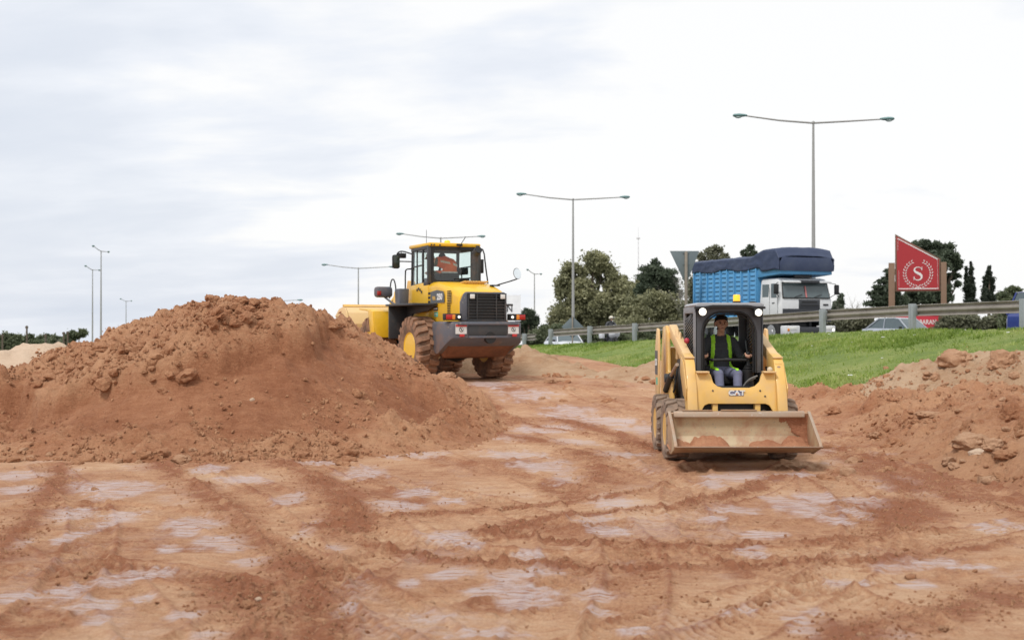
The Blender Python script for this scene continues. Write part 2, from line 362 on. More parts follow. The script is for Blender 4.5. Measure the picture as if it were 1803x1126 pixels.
def yard(x, y):
    "height of the yard plus masks slick and damp"
    z = ground_z(x, y); near = 1-sst(60, 90, np.hypot(x, y))
    fine = 1-sst(26, 40, y)
    hb = .035*fbm(x, y, .5, 4, 3); h = hb+.016*fbm(x, y, 3, 5, 9, .6)+.006*fbm(x, y*2.2, 14, 3, 19)
    damp_tone = .45+.55*fbm(x, y, .8, 5, 21)
    for (px_, py_, rx, ry, gz) in [(700,870,90,16,0),(1000,930,90,12,0),(600,915,60,30,0),(1080,1035,25,22,0),(60,1090,80,25,0),(1750,1050,50,20,0),(850,1065,60,12,0),(1300,1010,40,12,0),(1600,900,60,30,0),(160,890,60,7,0),(190,935,60,6,0),(350,965,50,7,0),(1700,860,120,25,0),(980,850,30,14,0),(1310,790,110,14,0)]:  # darker soil patches, the last one under the skid loader
        a = gxy(px_, py_-ry, gz); b = gxy(px_, py_+ry, gz); c = gxy(px_, py_, gz); wx = rx*c[1]/F; wy = abs(a[1]-b[1])/2
        r = np.hypot((x-c[0])/wx, (y-c[1])/wy)+.45*fbm(x, y, 3.0, 4, 31); damp_tone = damp_tone+.7*(1-sst(.6, 1.25, r))
    slick_sheen = np.zeros(x.shape); rdamp = np.zeros(x.shape)
    ex = fbm(x, y, 3.0, 5, 40, .6)*.75; st2 = fbm(x*5.0, y*1.2, 2.2, 4, 45, .6)*.45
    for q in SLICK_SHEEN+SLICK_SHEEN2:
        px_, py_, rx, ry = q[:4]; gz = q[4] if len(q) > 4 else 0
        a = gxy(px_, py_-ry, gz); b = gxy(px_, py_+ry, gz); c = ((a[0]+b[0])/2, (a[1]+b[1])/2); wx = rx*gxy(px_,py_,gz)[1]/F; wy = abs(a[1]-b[1])/2
        m = (np.abs(x-c[0]) < wx*2.2) & (np.abs(y-c[1]) < wy*2.2)
        if not m.any(): continue
        r = np.hypot((x[m]-c[0])/wx, (y[m]-c[1])/wy)+ex[m]+st2[m]; slick_sheen[m] = np.maximum(slick_sheen[m], 1-sst(.55, 1.35, r))
    gen = sst(.05, .6, fbm(x*1.6, y*.8, 1.1, 6, 55, .62))*.35*(1-sst(12, 24, y)*.55)
    slick_sheen = np.maximum(slick_sheen, gen)
    for k, (P, wd, pitch) in enumerate(TRACKS):
        m = (x > P[:,0].min()-1) & (x < P[:,0].max()+1) & (y > P[:,1].min()-1) & (y < P[:,1].max()+1)
        if not m.any(): continue
        d, al, sg = polydist(x[m], y[m], P); u = d/wd
        inside = 1-sst(.8, 1.05, u); fade = .35+.65*sst(-.3, .35, fbm(x[m], y[m], .9, 3, 60+k))
        tread = (np.abs(((al+d*.6*sg*0+np.abs(d)*.5)/pitch) % 1-.5)*2)
        hh = -.016*inside+.020*inside*sst(.3, .7, tread)*fade+.022*np.exp(-((u-1.12)/.16)**2)*(1+.8*fbm(x[m], y[m], 9, 3, 70))
        h[m] += hh*fine[m]
        rdamp[m] = np.maximum(rdamp[m], .62*np.exp(-((u-1.12)/.12)**2)*fade)
        for off in ((1.42, -1.42)[k%2],):
            u2 = np.abs(d*sg-off)/wd; in2 = 1-sst(.8, 1.05, u2); h[m] += (-.012*in2+.016*in2*sst(.3,.7,np.abs((((al+np.abs(d*sg-off)*.5)/pitch) % 1)-.5)*2)*fade+.018*np.exp(-((u2-1.12)/.16)**2))*fine[m]; damp_tone[m] += (.40*np.exp(-((u2-1.12)/.13)**2)+.10*in2)*fade
        damp_tone[m] += (.13*(k%3-1))*inside; damp_tone[m] += .34*inside*(tread<.4)*fade  # grooves of the tread print get a darker tone
        slick_sheen[m] = np.maximum(slick_sheen[m]-inside*(tread<.3)*.35, 0)
    for k, (P, wd, ht) in enumerate(RIDGES):
        m = (x > P[:,0].min()-1) & (x < P[:,0].max()+1) & (y > P[:,1].min()-1) & (y < P[:,1].max()+1)
        if not m.any(): continue
        X, Y = x[m], y[m]; d, al, sg = polydist(X+.10*fbm(X, Y, 2.2, 3, 5), Y+.12*fbm(X, Y, 2.2, 3, 6), P)
        pr = np.exp(-(d/wd)**2); cr_ = .8*lumps(X, Y, .10, k, .8)+1.0*lumps(X, Y, .055, k+3, .9)
        h[m] += 1.05*ht*pr*(.35+1.0*cr_)*(.55+.6*fbm(X, Y, 1.3, 3, k+80)); rdamp[m] = np.maximum(rdamp[m], np.exp(-(d/(wd*1.05))**2)*np.clip(.8+.9*fbm(X, Y, 2.2, 5, k+120, .6), .25, 1)); slick_sheen[m] *= 1-np.exp(-(d/(wd*1.3))**2)
    cm = sst(.0, .45, fbm(x, y, .6, 4, 91)); h += fine*cm*(.020*lumps(x, y, .09, 4, .3)+.025*lumps(x, y, .20, 8, .2)); damp_tone += .25*cm
    rip = .0045*np.sin((y+.3*fbm(x, y, .7, 3, 99))*2*math.pi/.085)*sst(.0, .4, fbm(x, y, .5, 3, 98)); h += rip*fine
    # rubble towards the edges of the lane
    edge = sst(4.0, 5.6, x+.7*fbm(x, y, .8, 3, 44))*(1-sst(26, 32, y))
    h += edge*(.05*lumps(x, y, .20, 12, .6)+.03*lumps(x, y, .09, 14, .7)); damp_tone += .35*edge; slick_sheen *= 1-.9*edge
    red2 = sst(25, 30, y)*.25; damp_tone += red2; h = hb+(h-hb)*(1-.7*np.clip(slick_sheen, 0, 1))
    return z+h*near, np.clip(slick_sheen, 0, 1), np.where(damp_tone > .6, .6+(damp_tone-.6)*np.clip(.45+1.1*fbm(x*1.2, y*.7, 2.6, 6, 333, .65), 0, 1), damp_tone).clip(0, 1.05)*(1-rdamp*.8)+rdamp*1.2

def build_ground():
    va = 27.5
    ang = np.concatenate([np.linspace(-180, -va, 40)[:-1], np.linspace(-va, va, 880), np.linspace(va, 180, 40)[1:-1]]); ang = np.radians(ang)
    rad = np.concatenate([[.05, 1, 2, 3, 4, 4.6], np.geomspace(5, 34, 720), np.geomspace(34, 110, 70)[1:], np.geomspace(110, 3500, 34)[1:]])
    A, B = np.meshgrid(ang, rad); X = np.sin(A)*B; Y = np.cos(A)*B
    Z, s, d = yard(X, Y)
    fld = sst(50, 75, Y-.4*X*0)+0*X; fld = np.maximum(fld, sst(-2.0, -1.0, st(X, Y)[1])); fld = np.maximum(fld, sst(40, 60, B))
    o = mesh_obj('ground', np.stack([X, Y, Z], -1), grid_faces(len(rad), len(ang), True), M_GROUND, attrs=dict(slick_sheen=s*(1-fld), damp_tone=d, field=fld))
    tag(o, kind='structure')
build_ground()

# ------------------------------------------------------------------ piles
def pile(name, cones, bbox, step, mat, label, cat, lump=.1, seed=0, k=.16, smoothmask=None, group=None, tone=0.0, dig=0.0):
    xs = np.arange(bbox[0], bbox[1], step); ys = np.arange(bbox[2], bbox[3], step*1.15); X, Y = np.meshgrid(xs, ys)
    wx = X+.22*fbm(X, Y, .9, 4, seed+2); wy = Y+.22*fbm(X, Y, .9, 4, seed+3)
    g = ground_z(X, Y); s, t = st(X, Y); g = np.maximum(g, np.where(t < 0, bank_z(s, t), g))
    hs = []
    for (cx, cy, cz, sl) in cones:
        hs.append(cz-sl*(np.sqrt((wx-cx)**2+(wy-cy)**2+.03)-.14))
    hs = np.array(hs); mx_ = hs.max(0); Z = mx_+k*np.log(np.exp((hs-mx_)/k).sum(0))*.6
    above = sst(-.05, .25, Z-g)
    sm = smoothmask(X, Y, Z) if smoothmask else np.zeros(X.shape)
    rough = .30+.70*(1-sm)
    gul = fbm(X, Y, 1.5, 5, seed+8, .55)
    crag = fbm(X, Y, 1.1, 6, seed+12, .6, True)
    n = .10*gul*(.5+.5*rough)+lump*(.25+.75*rough)*.85*crag+lump*rough*(1.25*lumps(X, Y, .62, seed, .28)+.85*lumps(X, Y, .30, seed+1, .45)+.45*lumps(X, Y, .14, seed+2, .6))
    n += (.02+.035*rough)*lumps(X, Y, .15, seed+4, .2+.3*0)+(.010+.016*rough)*lumps(X, Y, .075, seed+5, .5)+.02*fbm(X, Y, 5, 5, seed+6, .6)-.34*sm*dig
    Z = Z+n*above
    edge = sst(-.25, .0, Z-g)
    Z = np.where(Z < g-.3, g-.3, Z)
    damp_tone = .46+.55*fbm(X, Y, .7, 6, seed+30, .6)+tone+.34*sm-.34*rough+.12-.35*np.clip(crag,-.6,.8)*(.4+.6*rough)  # tone: darker in hollows and on the dug face, lighter on crests
    o = mesh_obj(name, np.stack([X, Y, Z], -1), grid_faces(*X.shape), mat, attrs=dict(slick_sheen=np.zeros(X.shape), damp_tone=np.clip(damp_tone, 0, 1.3), field=np.zeros(X.shape)))
    # drop faces buried under the ground
    bm = bmesh.new(); bm.from_mesh(o.data); gz = (Z-g).ravel()
    bm.verts.ensure_lookup_table(); dead = [bm.verts[i] for i in np.nonzero(gz < -.22)[0]]; bmesh.ops.delete(bm, geom=dead, context='VERTS'); bm.to_mesh(o.data); bm.free()
    tag(o, label, cat, group)
    return (xs, ys, Z)
def C(px_, py_, D, sl=.66, dz=0.0):
    p = at(px_, py_, D); return (p.x, p.y, p.z+dz, sl)
def hz(P, x, y):
    xs, ys, Z = P; i = int(np.clip(np.searchsorted(xs, x), 0, len(xs)-1)); j = int(np.clip(np.searchsorted(ys, y), 0, len(ys)-1)); return float(Z[j, i])
def main_smooth(X, Y, Z):
    # dug face: below a scarp that runs along the front of the mound
    lim = .95+.75*np.exp(-((X+2.9)/1.6)**2)-.25*sst(5, 8, -X)+.22*fbm(X, Y, 1.0, 4, 77)
    m = sst(-.04, .04, lim-Z)*sst(-19.8, -19.0, -Y)
    foot = sst(-.60, -.25, -(Z+.25*fbm(X, Y, 1.1, 3, 78))); return m*(1-.75*foot)
main_cones = [C(-260,640,20.5), C(-120,640,20), C(0,668,19.3), C(50,656,19.8), C(95,640,20), C(140,612,20.6), C(165,612,20.3), C(200,632,19.8), C(240,606,19.7), C(290,562,19.6), C(330,547,19.4), C(370,540,19.2), C(400,532,19), C(430,526,18.9), C(465,528,19), C(520,546,19.5), C(560,556,20.2), C(600,578,20.8), C(640,606,21.6,.6), C(700,645,22.6,.55), C(738,668,23.4,.62), C(757,700,23.8,.6),
  C(600,690,18.4,.42), C(645,722,18.9,.36), C(682,734,19.4,.36), C(520,690,17.8,.5), C(640,740,17.8,.30), C(20,745,16.9,.5), C(-100,740,17,.5), C(140,745,16.9,.5)]
PM = pile('dirt_mound', main_cones, (-11.5, .6, 14.6, 27.5), .034, M_RED, 'tall mound of loose reddish earth with a dug smooth face, filling the left half', 'dirt mound', .16, 1, smoothmask=main_smooth, dig=1.0)
PS = pile('sand_heap', [C(-60,650,27), C(0,630,27), C(35,612,27.5), C(65,607,27.5), C(95,612,28)], (-16, -9, 23, 32), .08, M_PALE, 'pale beige sand heap behind the left end of the red mound', 'sand heap', .07, 5)
PR = pile('dirt_windrow', [(6.9,10,.80,.55),(7.1,12,.85,.52),(7.1,13.5,.76,.48),(7.1,15,.74,.45),(7.1,16.5,.68,.42),(7.2,18,.64,.40),(7.2,20,.58,.38),(7.1,22,.50,.32),(6.9,24,.46,.32),(6.6,26,.46,.32),(6.1,28,.46,.32),(8.5,14,.95,.4),(8.6,18,.80,.35),(9.5,12,1.15,.45),(8.4,21,.70,.3),(8.2,24,.6,.25),(8.8,16,.9,.3)], (4.3, 11, 8.5, 31), .036, M_RED, 'long rubbly windrow of red earth along the right edge of the lane', 'dirt windrow', .12, 9, tone=-.08)
PW = pile('sand_pile', [C(1535,690,24.5,.5), C(1580,664,24.2,.5), C(1625,642,24,.5), C(1680,629,24,.52), C(1740,620,23.5,.52), C(1790,618,22.8,.52), C(1850,614,22.3,.52), C(1920,614,22,.5), C(1480,700,25,.35), (9.5,20,.75,.3), (10.5,19,.85,.3), (8.6,22,.6,.3)], (5.9, 14.5, 18.5, 28), .045, M_SAND, 'pale sandy earth pile spread over the grass slope at the right', 'sand pile', .09, 14, tone=-.12)
PB = pile('sand_berm', [C(1030,668,29.5,.4), C(1065,660,29.5,.4), C(1100,652,29.3,.4), C(1140,646,29,.4), C(1185,648,28.6,.4), C(1230,652,28.2,.4), C(1280,660,28,.4)], (1.0, 7.2, 25, 34), .06, M_SAND, 'low rounded sandy berm at the foot of the grass slope behind the skid loader', 'berm', .06, 17, tone=-.1)
PB2 = pile('dirt_berm', [C(880,622,33,.35), C(905,622,33,.35), C(925,627,32.6,.35), C(950,635,32.2,.35), C(985,645,31.6,.35), C(1015,653,31,.35), C(1045,662,30.2,.35)], (-1.6, 4, 27.5, 38), .07, M_SAND, 'low lumpy reddish berm between the wheel loader and the grass slope', 'berm', .12, 19, tone=.22)
PC = pile('dirt_spoil', [(1.6,30,.50,.25),(2.4,29,.42,.22),(3.3,28,.36,.2),(4.2,27.5,.40,.25),(5.0,27,.42,.25),(2.2,31.5,.56,.25)], (.3, 6.4, 25.5, 34), .055, M_RED, 'thin strip of loose red spoil beside the lane between the two machines', 'dirt spoil', .13, 23, tone=-.05)
# ------------------------------------------------------------------ grass slope, road
def grass_mat():
    t = NT('grass_ground'); p = t.pos(); n = t.noise(p, .45, 6, .6, .5); n2 = t.noise(p, 5, 8, .7); n3 = t.noise(p, 40, 4, .7)
    f = t.math('ADD', t.math('MULTIPLY', n, .5), t.math('ADD', t.math('MULTIPLY', n2, .3), t.math('MULTIPLY', n3, .2)))
    c = t.ramp(f, [(.34, (.085,.14,.022)), (.48, (.19,.27,.045)), (.62, (.32,.36,.10))])
    t.set(Base_Color=c, Roughness=.85); t.bump(t.math('ADD', n2, n3), .9, .06); return t.m
def leaf_mat(name, a, b, c, trans=.25):
    t = NT(name); f = t.attr('tone'); col = t.ramp(f, [(0, a), (.5, b), (1, c)])
    t.set(Base_Color=col, Roughness=.6)
    tl = t.n('ShaderNodeBsdfTranslucent'); t.l(col, tl.inputs[0]); ms = t.n('ShaderNodeMixShader'); ms.inputs[0].default_value = trans
    t.l(t.b.outputs[0], ms.inputs[1]); t.l(tl.outputs[0], ms.inputs[2]); t.l(ms.outputs[0], t.o.inputs[0]); return t.m
M_GRASSG = grass_mat()
M_BLADE = leaf_mat('grass_blades', (.14,.22,.03), (.29,.39,.075), (.48,.50,.20), .4)
ss = np.concatenate([np.arange(-22, 45, .16), np.arange(45, 170, 1.5)]); tt = np.concatenate([np.arange(-16, -.6, .14), np.arange(-.6, 1.6, .2)])
S_, T_ = np.meshgrid(ss, tt, indexing='ij'); X, Y = xy(S_, T_)
Zb = bank_z(S_, T_)+.05*fbm(X, Y, .6, 4, 201)*(1-sst(50, 60, S_))+.03*lumps(X, Y, .35, 203, .5)*(1-sst(50,60,S_))
g = ground_z(X, Y); Zb = np.where(T_ < -3.2, np.maximum(Zb, g-.35), Zb)
ob = mesh_obj('grass_bank', np.stack([X, Y, Zb], -1), grid_faces(*X.shape), M_GRASSG); tag(ob, kind='structure')
# blades
def blades():
    n = 170000; s = RNG.uniform(-12, 34, n); t = -RNG.uniform(0, 1, n)**1.0*9.5; x, y = xy(s, t)
    z = bank_z(s, t); g = ground_z(x, y); px_ = CX+x/y*F
    keep = (z > g-.02) & (px_ > 880) & (px_ < 1850) & (y > 20)
    cl = fbm(x, y, .8, 5, 210); keep &= RNG.uniform(0, 1, n) < .55+.9*cl
    x, y, z, cl = x[keep], y[keep], z[keep], cl[keep]; n = len(x)
    h = RNG.uniform(.025, .075, n)*(1+.8*np.clip(cl, -.5, 1)); h[RNG.uniform(0,1,n) < .015] *= 2.2
    a = RNG.uniform(0, 6.28, n); wd = RNG.uniform(.012, .03, n); ln = RNG.normal(0, .5, (n, 2))*h[:,None]
    dx, dy = np.cos(a)*wd, np.sin(a)*wd
    V = np.stack([np.stack([x-dx, y-dy, z-.02], -1), np.stack([x+dx, y+dy, z-.02], -1), np.stack([x+ln[:,0], y+ln[:,1], z+h], -1)], 1)
    tone = np.clip(.45+.9*fbm(x, y, .35, 4, 222)+.6*fbm(x, y, 1.6, 4, 224)+RNG.normal(0, .16, n), 0, 1)
    o = mesh_obj('grass', V, np.arange(3*n).reshape(-1,3), M_BLADE, smooth=False, attrs=dict(tone=np.repeat(tone, 3))); tag(o, kind='stuff')
blades()
M_ASPH = plain('asphalt', (.10,.10,.10), .85, scale=3); M_WHITEP = plain('road_paint', (.6,.6,.58), .7)
ss = np.concatenate([np.arange(-60, 170, 3.0)]); tt = np.array([.9, 5, 12, 22, 36.0]); S_, T_ = np.meshgrid(ss, tt, indexing='ij'); X, Y = xy(S_, T_)
o = mesh_obj('road', np.stack([X, Y, road_z(S_)], -1), grid_faces(*X.shape), M_ASPH); tag(o, kind='structure')
Vm = []; Fm = []
for tl, dash in ((1.9, 0), (5.6, 1), (9.3, 0)):
    for s0 in np.arange(-40, 120, 6.0 if dash else 3.0):
        k = len(Vm); s1 = s0+3
        for (a, b) in ((s0, tl-.07), (s1, tl-.07), (s1, tl+.07), (s0, tl+.07)):
            x, y = xy(a, b); Vm.append((x, y, float(road_z(a))+.006))
        Fm.append((k, k+1, k+2, k+3))
o = mesh_obj('road_marking', Vm, Fm, M_WHITEP, smooth=False); tag(o, kind='structure')

# ------------------------------------------------------------------ guardrail
M_GALV = paint('galvanised_post', (.30,.33,.34), .55, .25, (.20,.16,.12), .2)
M_BEAM = paint('guardrail_steel', (.36,.33,.295), .5, .35, (.16,.14,.12), .3, 1.6)
root = empty('guardrail', (*xy(0, 0), float(zr(0))), 0, 'long grey steel guardrail along the crest of the grass slope', 'guardrail')
def guard(root, s0, s1, spacing, first, toff=0.0, dz=0.0):
    ox = Vector(root.location)
    prof = [(.00,.74),(.05,.72),(.085,.685),(.085,.655),(.045,.62),(.0,.59),(.0,.565),(.045,.535),(.085,.50),(.085,.465),(.05,.435),(.0,.42),(-.012,.42),(.035,.45),(.07,.47),(.07,.495),(.035,.525),(-.012,.56),(-.012,.60),(.035,.63),(.07,.66),(.07,.68),(.035,.705),(-.012,.73)]
    rings = []
    for s in np.arange(s0, s1+.1, 2.0):
        x, y = xy(s, .12+toff)
        zb = float(zr(s))+dz
        rings.append([Vector((x-ox.x+NX*a, y-ox.y+NY*a, zb+b-ox.z)) for a, b in prof])
    mb = MB(); mb.loft(rings); mb.build('beam', M_BEAM, root, ang=25)
    p = None
    for s in np.arange(first, s1, spacing):
        if p is None:
            mb = MB(); mb.box((0, 0, .1), (.17, .14, 1.34)); mb.box((0, .10, .58), (.14, .07, .30)); mb.box((0, -.076, .1), (.03, .012, 1.30)); p = mb.build('post', M_GALV, root, .006)
        else: p = p.copy(); COL.objects.link(p)
        x, y = xy(s, toff); p.location = (x-ox.x, y-ox.y, float(zr(s))+dz-ox.z); p.rotation_euler = (0, 0, math.atan2(NY, NX)-math.pi/2)
guard(root, -30, 29, 4.0, -28.0)
r2 = empty('guardrail', (*xy(33, 2.0), float(zr(33))), 0, 'short lower far stretch of guardrail behind the wheel loader counterweight', 'guardrail')
guard(r2, 30, 90, 4.0, 31.0, 0.0, -.10)

# ------------------------------------------------------------------ street lamps
M_POLE = plain('lamp_pole_paint', (.33,.33,.32), .6, scale=2); M_HEAD = plain('lamp_head', (.13,.24,.24), .5); M_LENS = plain('lamp_lens', (.5,.62,.62), .2)
def street_lamp():
    root = empty('street_lamp')
    mb = MB(); mb.tube([(0,0,-1.5),(0,0,4),(0,0,11.2)], [.12,.10,.055], 10); mb.build('pole', M_POLE, root)
    mb = MB(); mb.ball((0,0,11.22), .09, 8, 6); mb.build('joint', M_POLE, root)
    for sg, r1 in ((-1, .36), (1, .12)):
        mb = MB(); mb.tube([(0,0,11.2),(sg*1.7,0,11.24+r1*.3),(sg*3.4,0,11.24+r1)], [.05,.045,.035], 8); mb.build('arm', M_POLE, root)
        mb = MB(); mb.loft([[Vector((sg*x, math.cos(a)*wy, 11.24+r1+.02+math.sin(a)*wz)) for a in np.linspace(0, 2*math.pi, 12, endpoint=False)] for x, wy, wz in ((3.3,.05,.04),(3.45,.11,.07),(3.7,.16,.10),(3.95,.13,.08),(4.02,.05,.03))])
        hd = mb.build('lamp_head', M_HEAD, root)
        mb = MB(); mb.ball((sg*3.75,0,11.24+r1-.06), (.17,.12,.07), 10, 6); mb.build('lens', M_LENS, hd)
    return root
lamp0 = street_lamp(); LG = 'double arm street lamps along the highway'
def lamp(px_, ytop, D, rz, label, first=False, xoff=0):
    o = lamp0 if first else copy_tree(lamp0); p = at(px_, ytop, D); o.location = (p.x, p.y, p.z-11.22); o.rotation_euler = (0,0,rz); tag(o, label, 'street lamp', LG); return o
lamp(1432, 216, 60, R(-3), 'tallest and nearest double arm street lamp, its pole rising behind the blue truck', True)
lamp(1009, 351, 84.5, R(-2), 'second tallest double arm street lamp, in front of the rounded green trees')
lamp(776, 419, 107, R(-2), 'double arm street lamp whose arms show just above the wheel loader cab roof')
lamp(631, 472, 129, R(-3), 'double arm street lamp rising behind the wheel loader bucket')
lamp(478, 530, 152, R(-3), 'double arm street lamp with only one arm showing over the red mound summit')
lamp(178, 442, 150, R(95), 'taller of the close pair of thin street lamps at the left')
lamp(163, 475, 172, R(95), 'shorter of the close pair of thin street lamps at the left')
lamp(222, 530, 240, R(92), 'small lone far street lamp right of the pair at the left')
lamp(941, 482, 160, R(75), 'small far street lamp between the wheel loader and the trees')

# ------------------------------------------------------------------ trees
def T(name, a, b, c): return leaf_mat(name, a, b, c, .42)
M_L1 = T('olive_leaves', (.19,.20,.115), (.30,.30,.17), (.44,.43,.25)); M_L2 = T('dark_needles', (.05,.07,.048), (.09,.118,.075), (.14,.17,.11))
M_L3 = T('cypress_leaves', (.026,.04,.028), (.05,.066,.045), (.08,.10,.065)); M_L4 = T('grey_leaves', (.13,.14,.10), (.21,.215,.14), (.3,.3,.2)); M_L5 = T('mid_leaves', (.08,.105,.06), (.15,.18,.10), (.24,.26,.15))
M_BARK = plain('bark', (.13,.10,.075), .9, scale=3, var=.35); M_BARKG = plain('pale_bark', (.28,.26,.23), .9, scale=3, var=.3)
def crown_mesh(blobs, n, size, elong=1.0, fill=.5, sub=1.0):
    P = []; 
    wsum = sum(b[3]*b[4]*b[5] for b in blobs)**1; vols = np.array([(b[3]*b[4]*b[5])**.75 for b in blobs]); vols = vols/vols.sum()
    for b, v in zip(blobs, vols):
        k = int(n*v); m = max(5, int(16*sub)); rr = np.array(b[3:6])
        d = RNG.normal(size=(m, 3)); d /= np.linalg.norm(d, axis=1)[:,None]; cen = d*RNG.uniform(fill, 1, (m, 1))**.6*.82
        idx = RNG.integers(0, m, k); q = cen[idx]+RNG.normal(0, .19, (k, 3))*RNG.uniform(.5, 1.4, m)[idx][:,None]
        P.append(np.column_stack([q*rr+np.array(b[:3]), np.clip(.55+.15*RNG.normal(size=m)[idx]+.10*RNG.normal(size=k), 0, 1)]))
    P = np.concatenate(P); c = P[:,:3]; k = len(c)
    u = RNG.normal(size=(k,3)); u /= np.linalg.norm(u, axis=1)[:,None]; w_ = RNG.normal(size=(k,3)); v_ = np.cross(u, w_); v_ /= np.linalg.norm(v_, axis=1)[:,None]
    s1 = RNG.uniform(.55, 1.2, k)[:,None]*size; u = u*s1*elong; v_ = v_*s1*.55
    V = np.stack([c-u, c-v_*.9+u*.1, c+u, c+v_], 1)
    return V.reshape(-1,3), np.arange(4*k).reshape(-1,4), np.repeat(P[:,3], 4)
def tree(name, label, cat, D, blobs, n, leaf, mat, trunk, trunkr=.3, bark=None, group=None, elong=1.0, limbs=True, depth=.8, fill=.5, trunk_top=None):
    "blobs: (px, py, rx_px, ry_px[, dD]) seen at distance D; trunk: px of the foot"
    base = at(trunk, HOR, D); gz = float(min(ground_z(base.x, base.y), road_z(st(base.x, base.y)[0])))-.2; base.z = gz
    s = D/F; B = []
    for b in blobs:
        p = at(b[0], b[1], D+(b[4] if len(b) > 4 else random.uniform(-1, 1)*depth*b[2]*s)); B.append((p.x-base.x, p.y-base.y, p.z-base.z, b[2]*s, b[2]*s*depth, b[3]*s))
    root = empty(name, base, 0, label, cat, group)
    V, Fc, tn = crown_mesh(B, int(n*2.3), leaf*.80, elong, fill); mesh_obj('crown', V, Fc, mat, root, False, dict(tone=tn))
    mb = MB(); top = max(B, key=lambda q: q[2]); tp = Vector(top[:3]) if trunk_top is None else Vector((top[0], top[1], trunk_top))
    mid = Vector((tp.x*.3, tp.y*.3, tp.z*.5)); mb.tube([(0,0,-.5), mid*.5, mid, tp], [trunkr, trunkr*.8, trunkr*.6, trunkr*.15], 8, smooth_pts=0)
    if limbs:
        for q in B:
            e_ = Vector(q[:3]); a = mid*random.uniform(.5, 1); mb.tube([a, a*.4+e_*.6+Vector((0,0,-.1*q[5])), e_+Vector((0,0,q[5]*.4))], [trunkr*.45, trunkr*.28, trunkr*.08], 6)
    mb.build('trunk', bark or M_BARK, root)
    return root
tree('eucalyptus_tree', 'tallest broad olive green tree, right behind the second street lamp', 'tree', 125, [(1045,462,26,18),(1012,485,26,22),(1062,480,28,26),(1085,505,22,22),(995,510,20,24),(1030,515,34,28),(1070,530,34,26),(1010,548,34,26),(985,560,22,24),(1055,560,30,22),(1095,540,16,18)], 17000, .26, M_L1, 1035, .45)
tree('shrubby_tree', 'low bushy olive tree directly right of the tallest broad tree', 'tree', 115, [(1120,545,24,26),(1150,540,28,26),(1185,548,24,26),(1120,575,30,16),(1160,578,34,16),(1100,560,18,24),(1205,565,20,24)], 12000, .24, M_L1, 1150, .35)
tree('conifer_tree', 'dark ragged conifer poking up left of the grey triangular sign back', 'tree', 135, [(1155,462,9,8),(1150,474,20,10),(1165,482,26,10),(1142,492,22,12),(1172,497,26,14),(1150,508,32,12),(1175,515,28,14),(1130,508,14,12)], 9000, .24, M_L2, 1158, .35, fill=.3)
tree('gap_tree', 'thin airy olive tree seen between the tallest broad tree and the dark conifer', 'tree', 150, [(1112,520,16,24),(1125,505,12,14),(1100,500,8,14)], 2600, .24, M_L1, 1112, .25)
tree('airy_tree', 'tall thin airy tree against the left edge of the blue truck box', 'tree', 105, [(1247,452,18,16),(1232,470,14,14),(1240,495,16,20),(1222,510,14,22),(1236,530,18,22),(1215,545,18,24),(1262,440,14,8),(1275,452,10,8)], 5200, .20, M_L4, 1235, .22)
tree('pine_tree', 'small dark treetop just showing above the tarpaulin of the truck', 'tree', 120, [(1322,438,8,7),(1312,446,8,8),(1326,450,10,8),(1318,462,14,12),(1318,490,18,24)], 2600, .22, M_L2, 1318, .3)
tree('oak_tree', 'small round dark tree beside the far thin lamp right of the loader', 'tree', 150, [(931,552,12,10),(920,562,12,12),(938,565,11,14),(928,578,18,14)], 5200, .24, M_L2, 930, .3)
tree('big_pine', 'big dark umbrella pine behind the red sign with branches reaching right', 'tree', 110, [(1636,432,20,11),(1655,440,22,12),(1668,455,18,14),(1682,470,10,8),(1612,432,8,6),(1675,485,14,7),(1665,500,12,9),(1640,470,26,26),(1655,520,24,16),(1615,520,30,18),(1690,462,6,5),(1686,500,6,5)], 13000, .22, M_L2, 1640, .5, elong=1.3)
tree('cedar_tree', 'dark layered cedar reaching out left of the red sign', 'tree', 105, [(1560,494,14,6),(1555,506,18,5),(1566,480,10,6),(1548,516,18,5),(1556,526,24,6),(1545,534,20,5),(1572,512,14,16),(1572,530,20,12)], 5200, .20, M_L2, 1580, .35, elong=1.4)
for px_, w_, y0, lab in ((1707, 11, 466, 'left one of the two dark cypresses, split into two pointed tips'), (1741, 11, 470, 'right one of the two dark cypresses, single plump point')):
    bl = [(px_+(1 if w_ else 0), y0+3, 2.5, 6), (px_+1, y0+12, 5, 9), (px_, y0+24, 8, 12), (px_, y0+38, 10, 14), (px_, y0+52, 11, 14), (px_, y0+66, 12, 14)]
    if px_ == 1707: bl = [(1709,466,2,6),(1701,476,2.5,6),(1710,476,4,8),(1702,488,4,9),(1707,496,8,12),(1707,512,9.5,14),(1709,528,11,14),(1709,545,12,14)]
    tree('cypress_tree', lab, 'tree', 112, bl, 6500, .15, M_L3, px_, .25, group='cypresses right of the red sign', limbs=False, depth=1.0, elong=1.3)
tree('low_tree', 'low grey green treetop between the cypresses and the blue van', 'tree', 130, [(1765,520,12,8),(1785,512,14,9),(1795,525,18,12),(1770,532,18,10)], 3200, .22, M_L5, 1780, .25)
tree('small_tree', 'low dark treetop directly right of the truck mirror', 'tree', 120, [(1478,530,9,12),(1474,546,12,14)], 1500, .2, M_L2, 1476, .2)
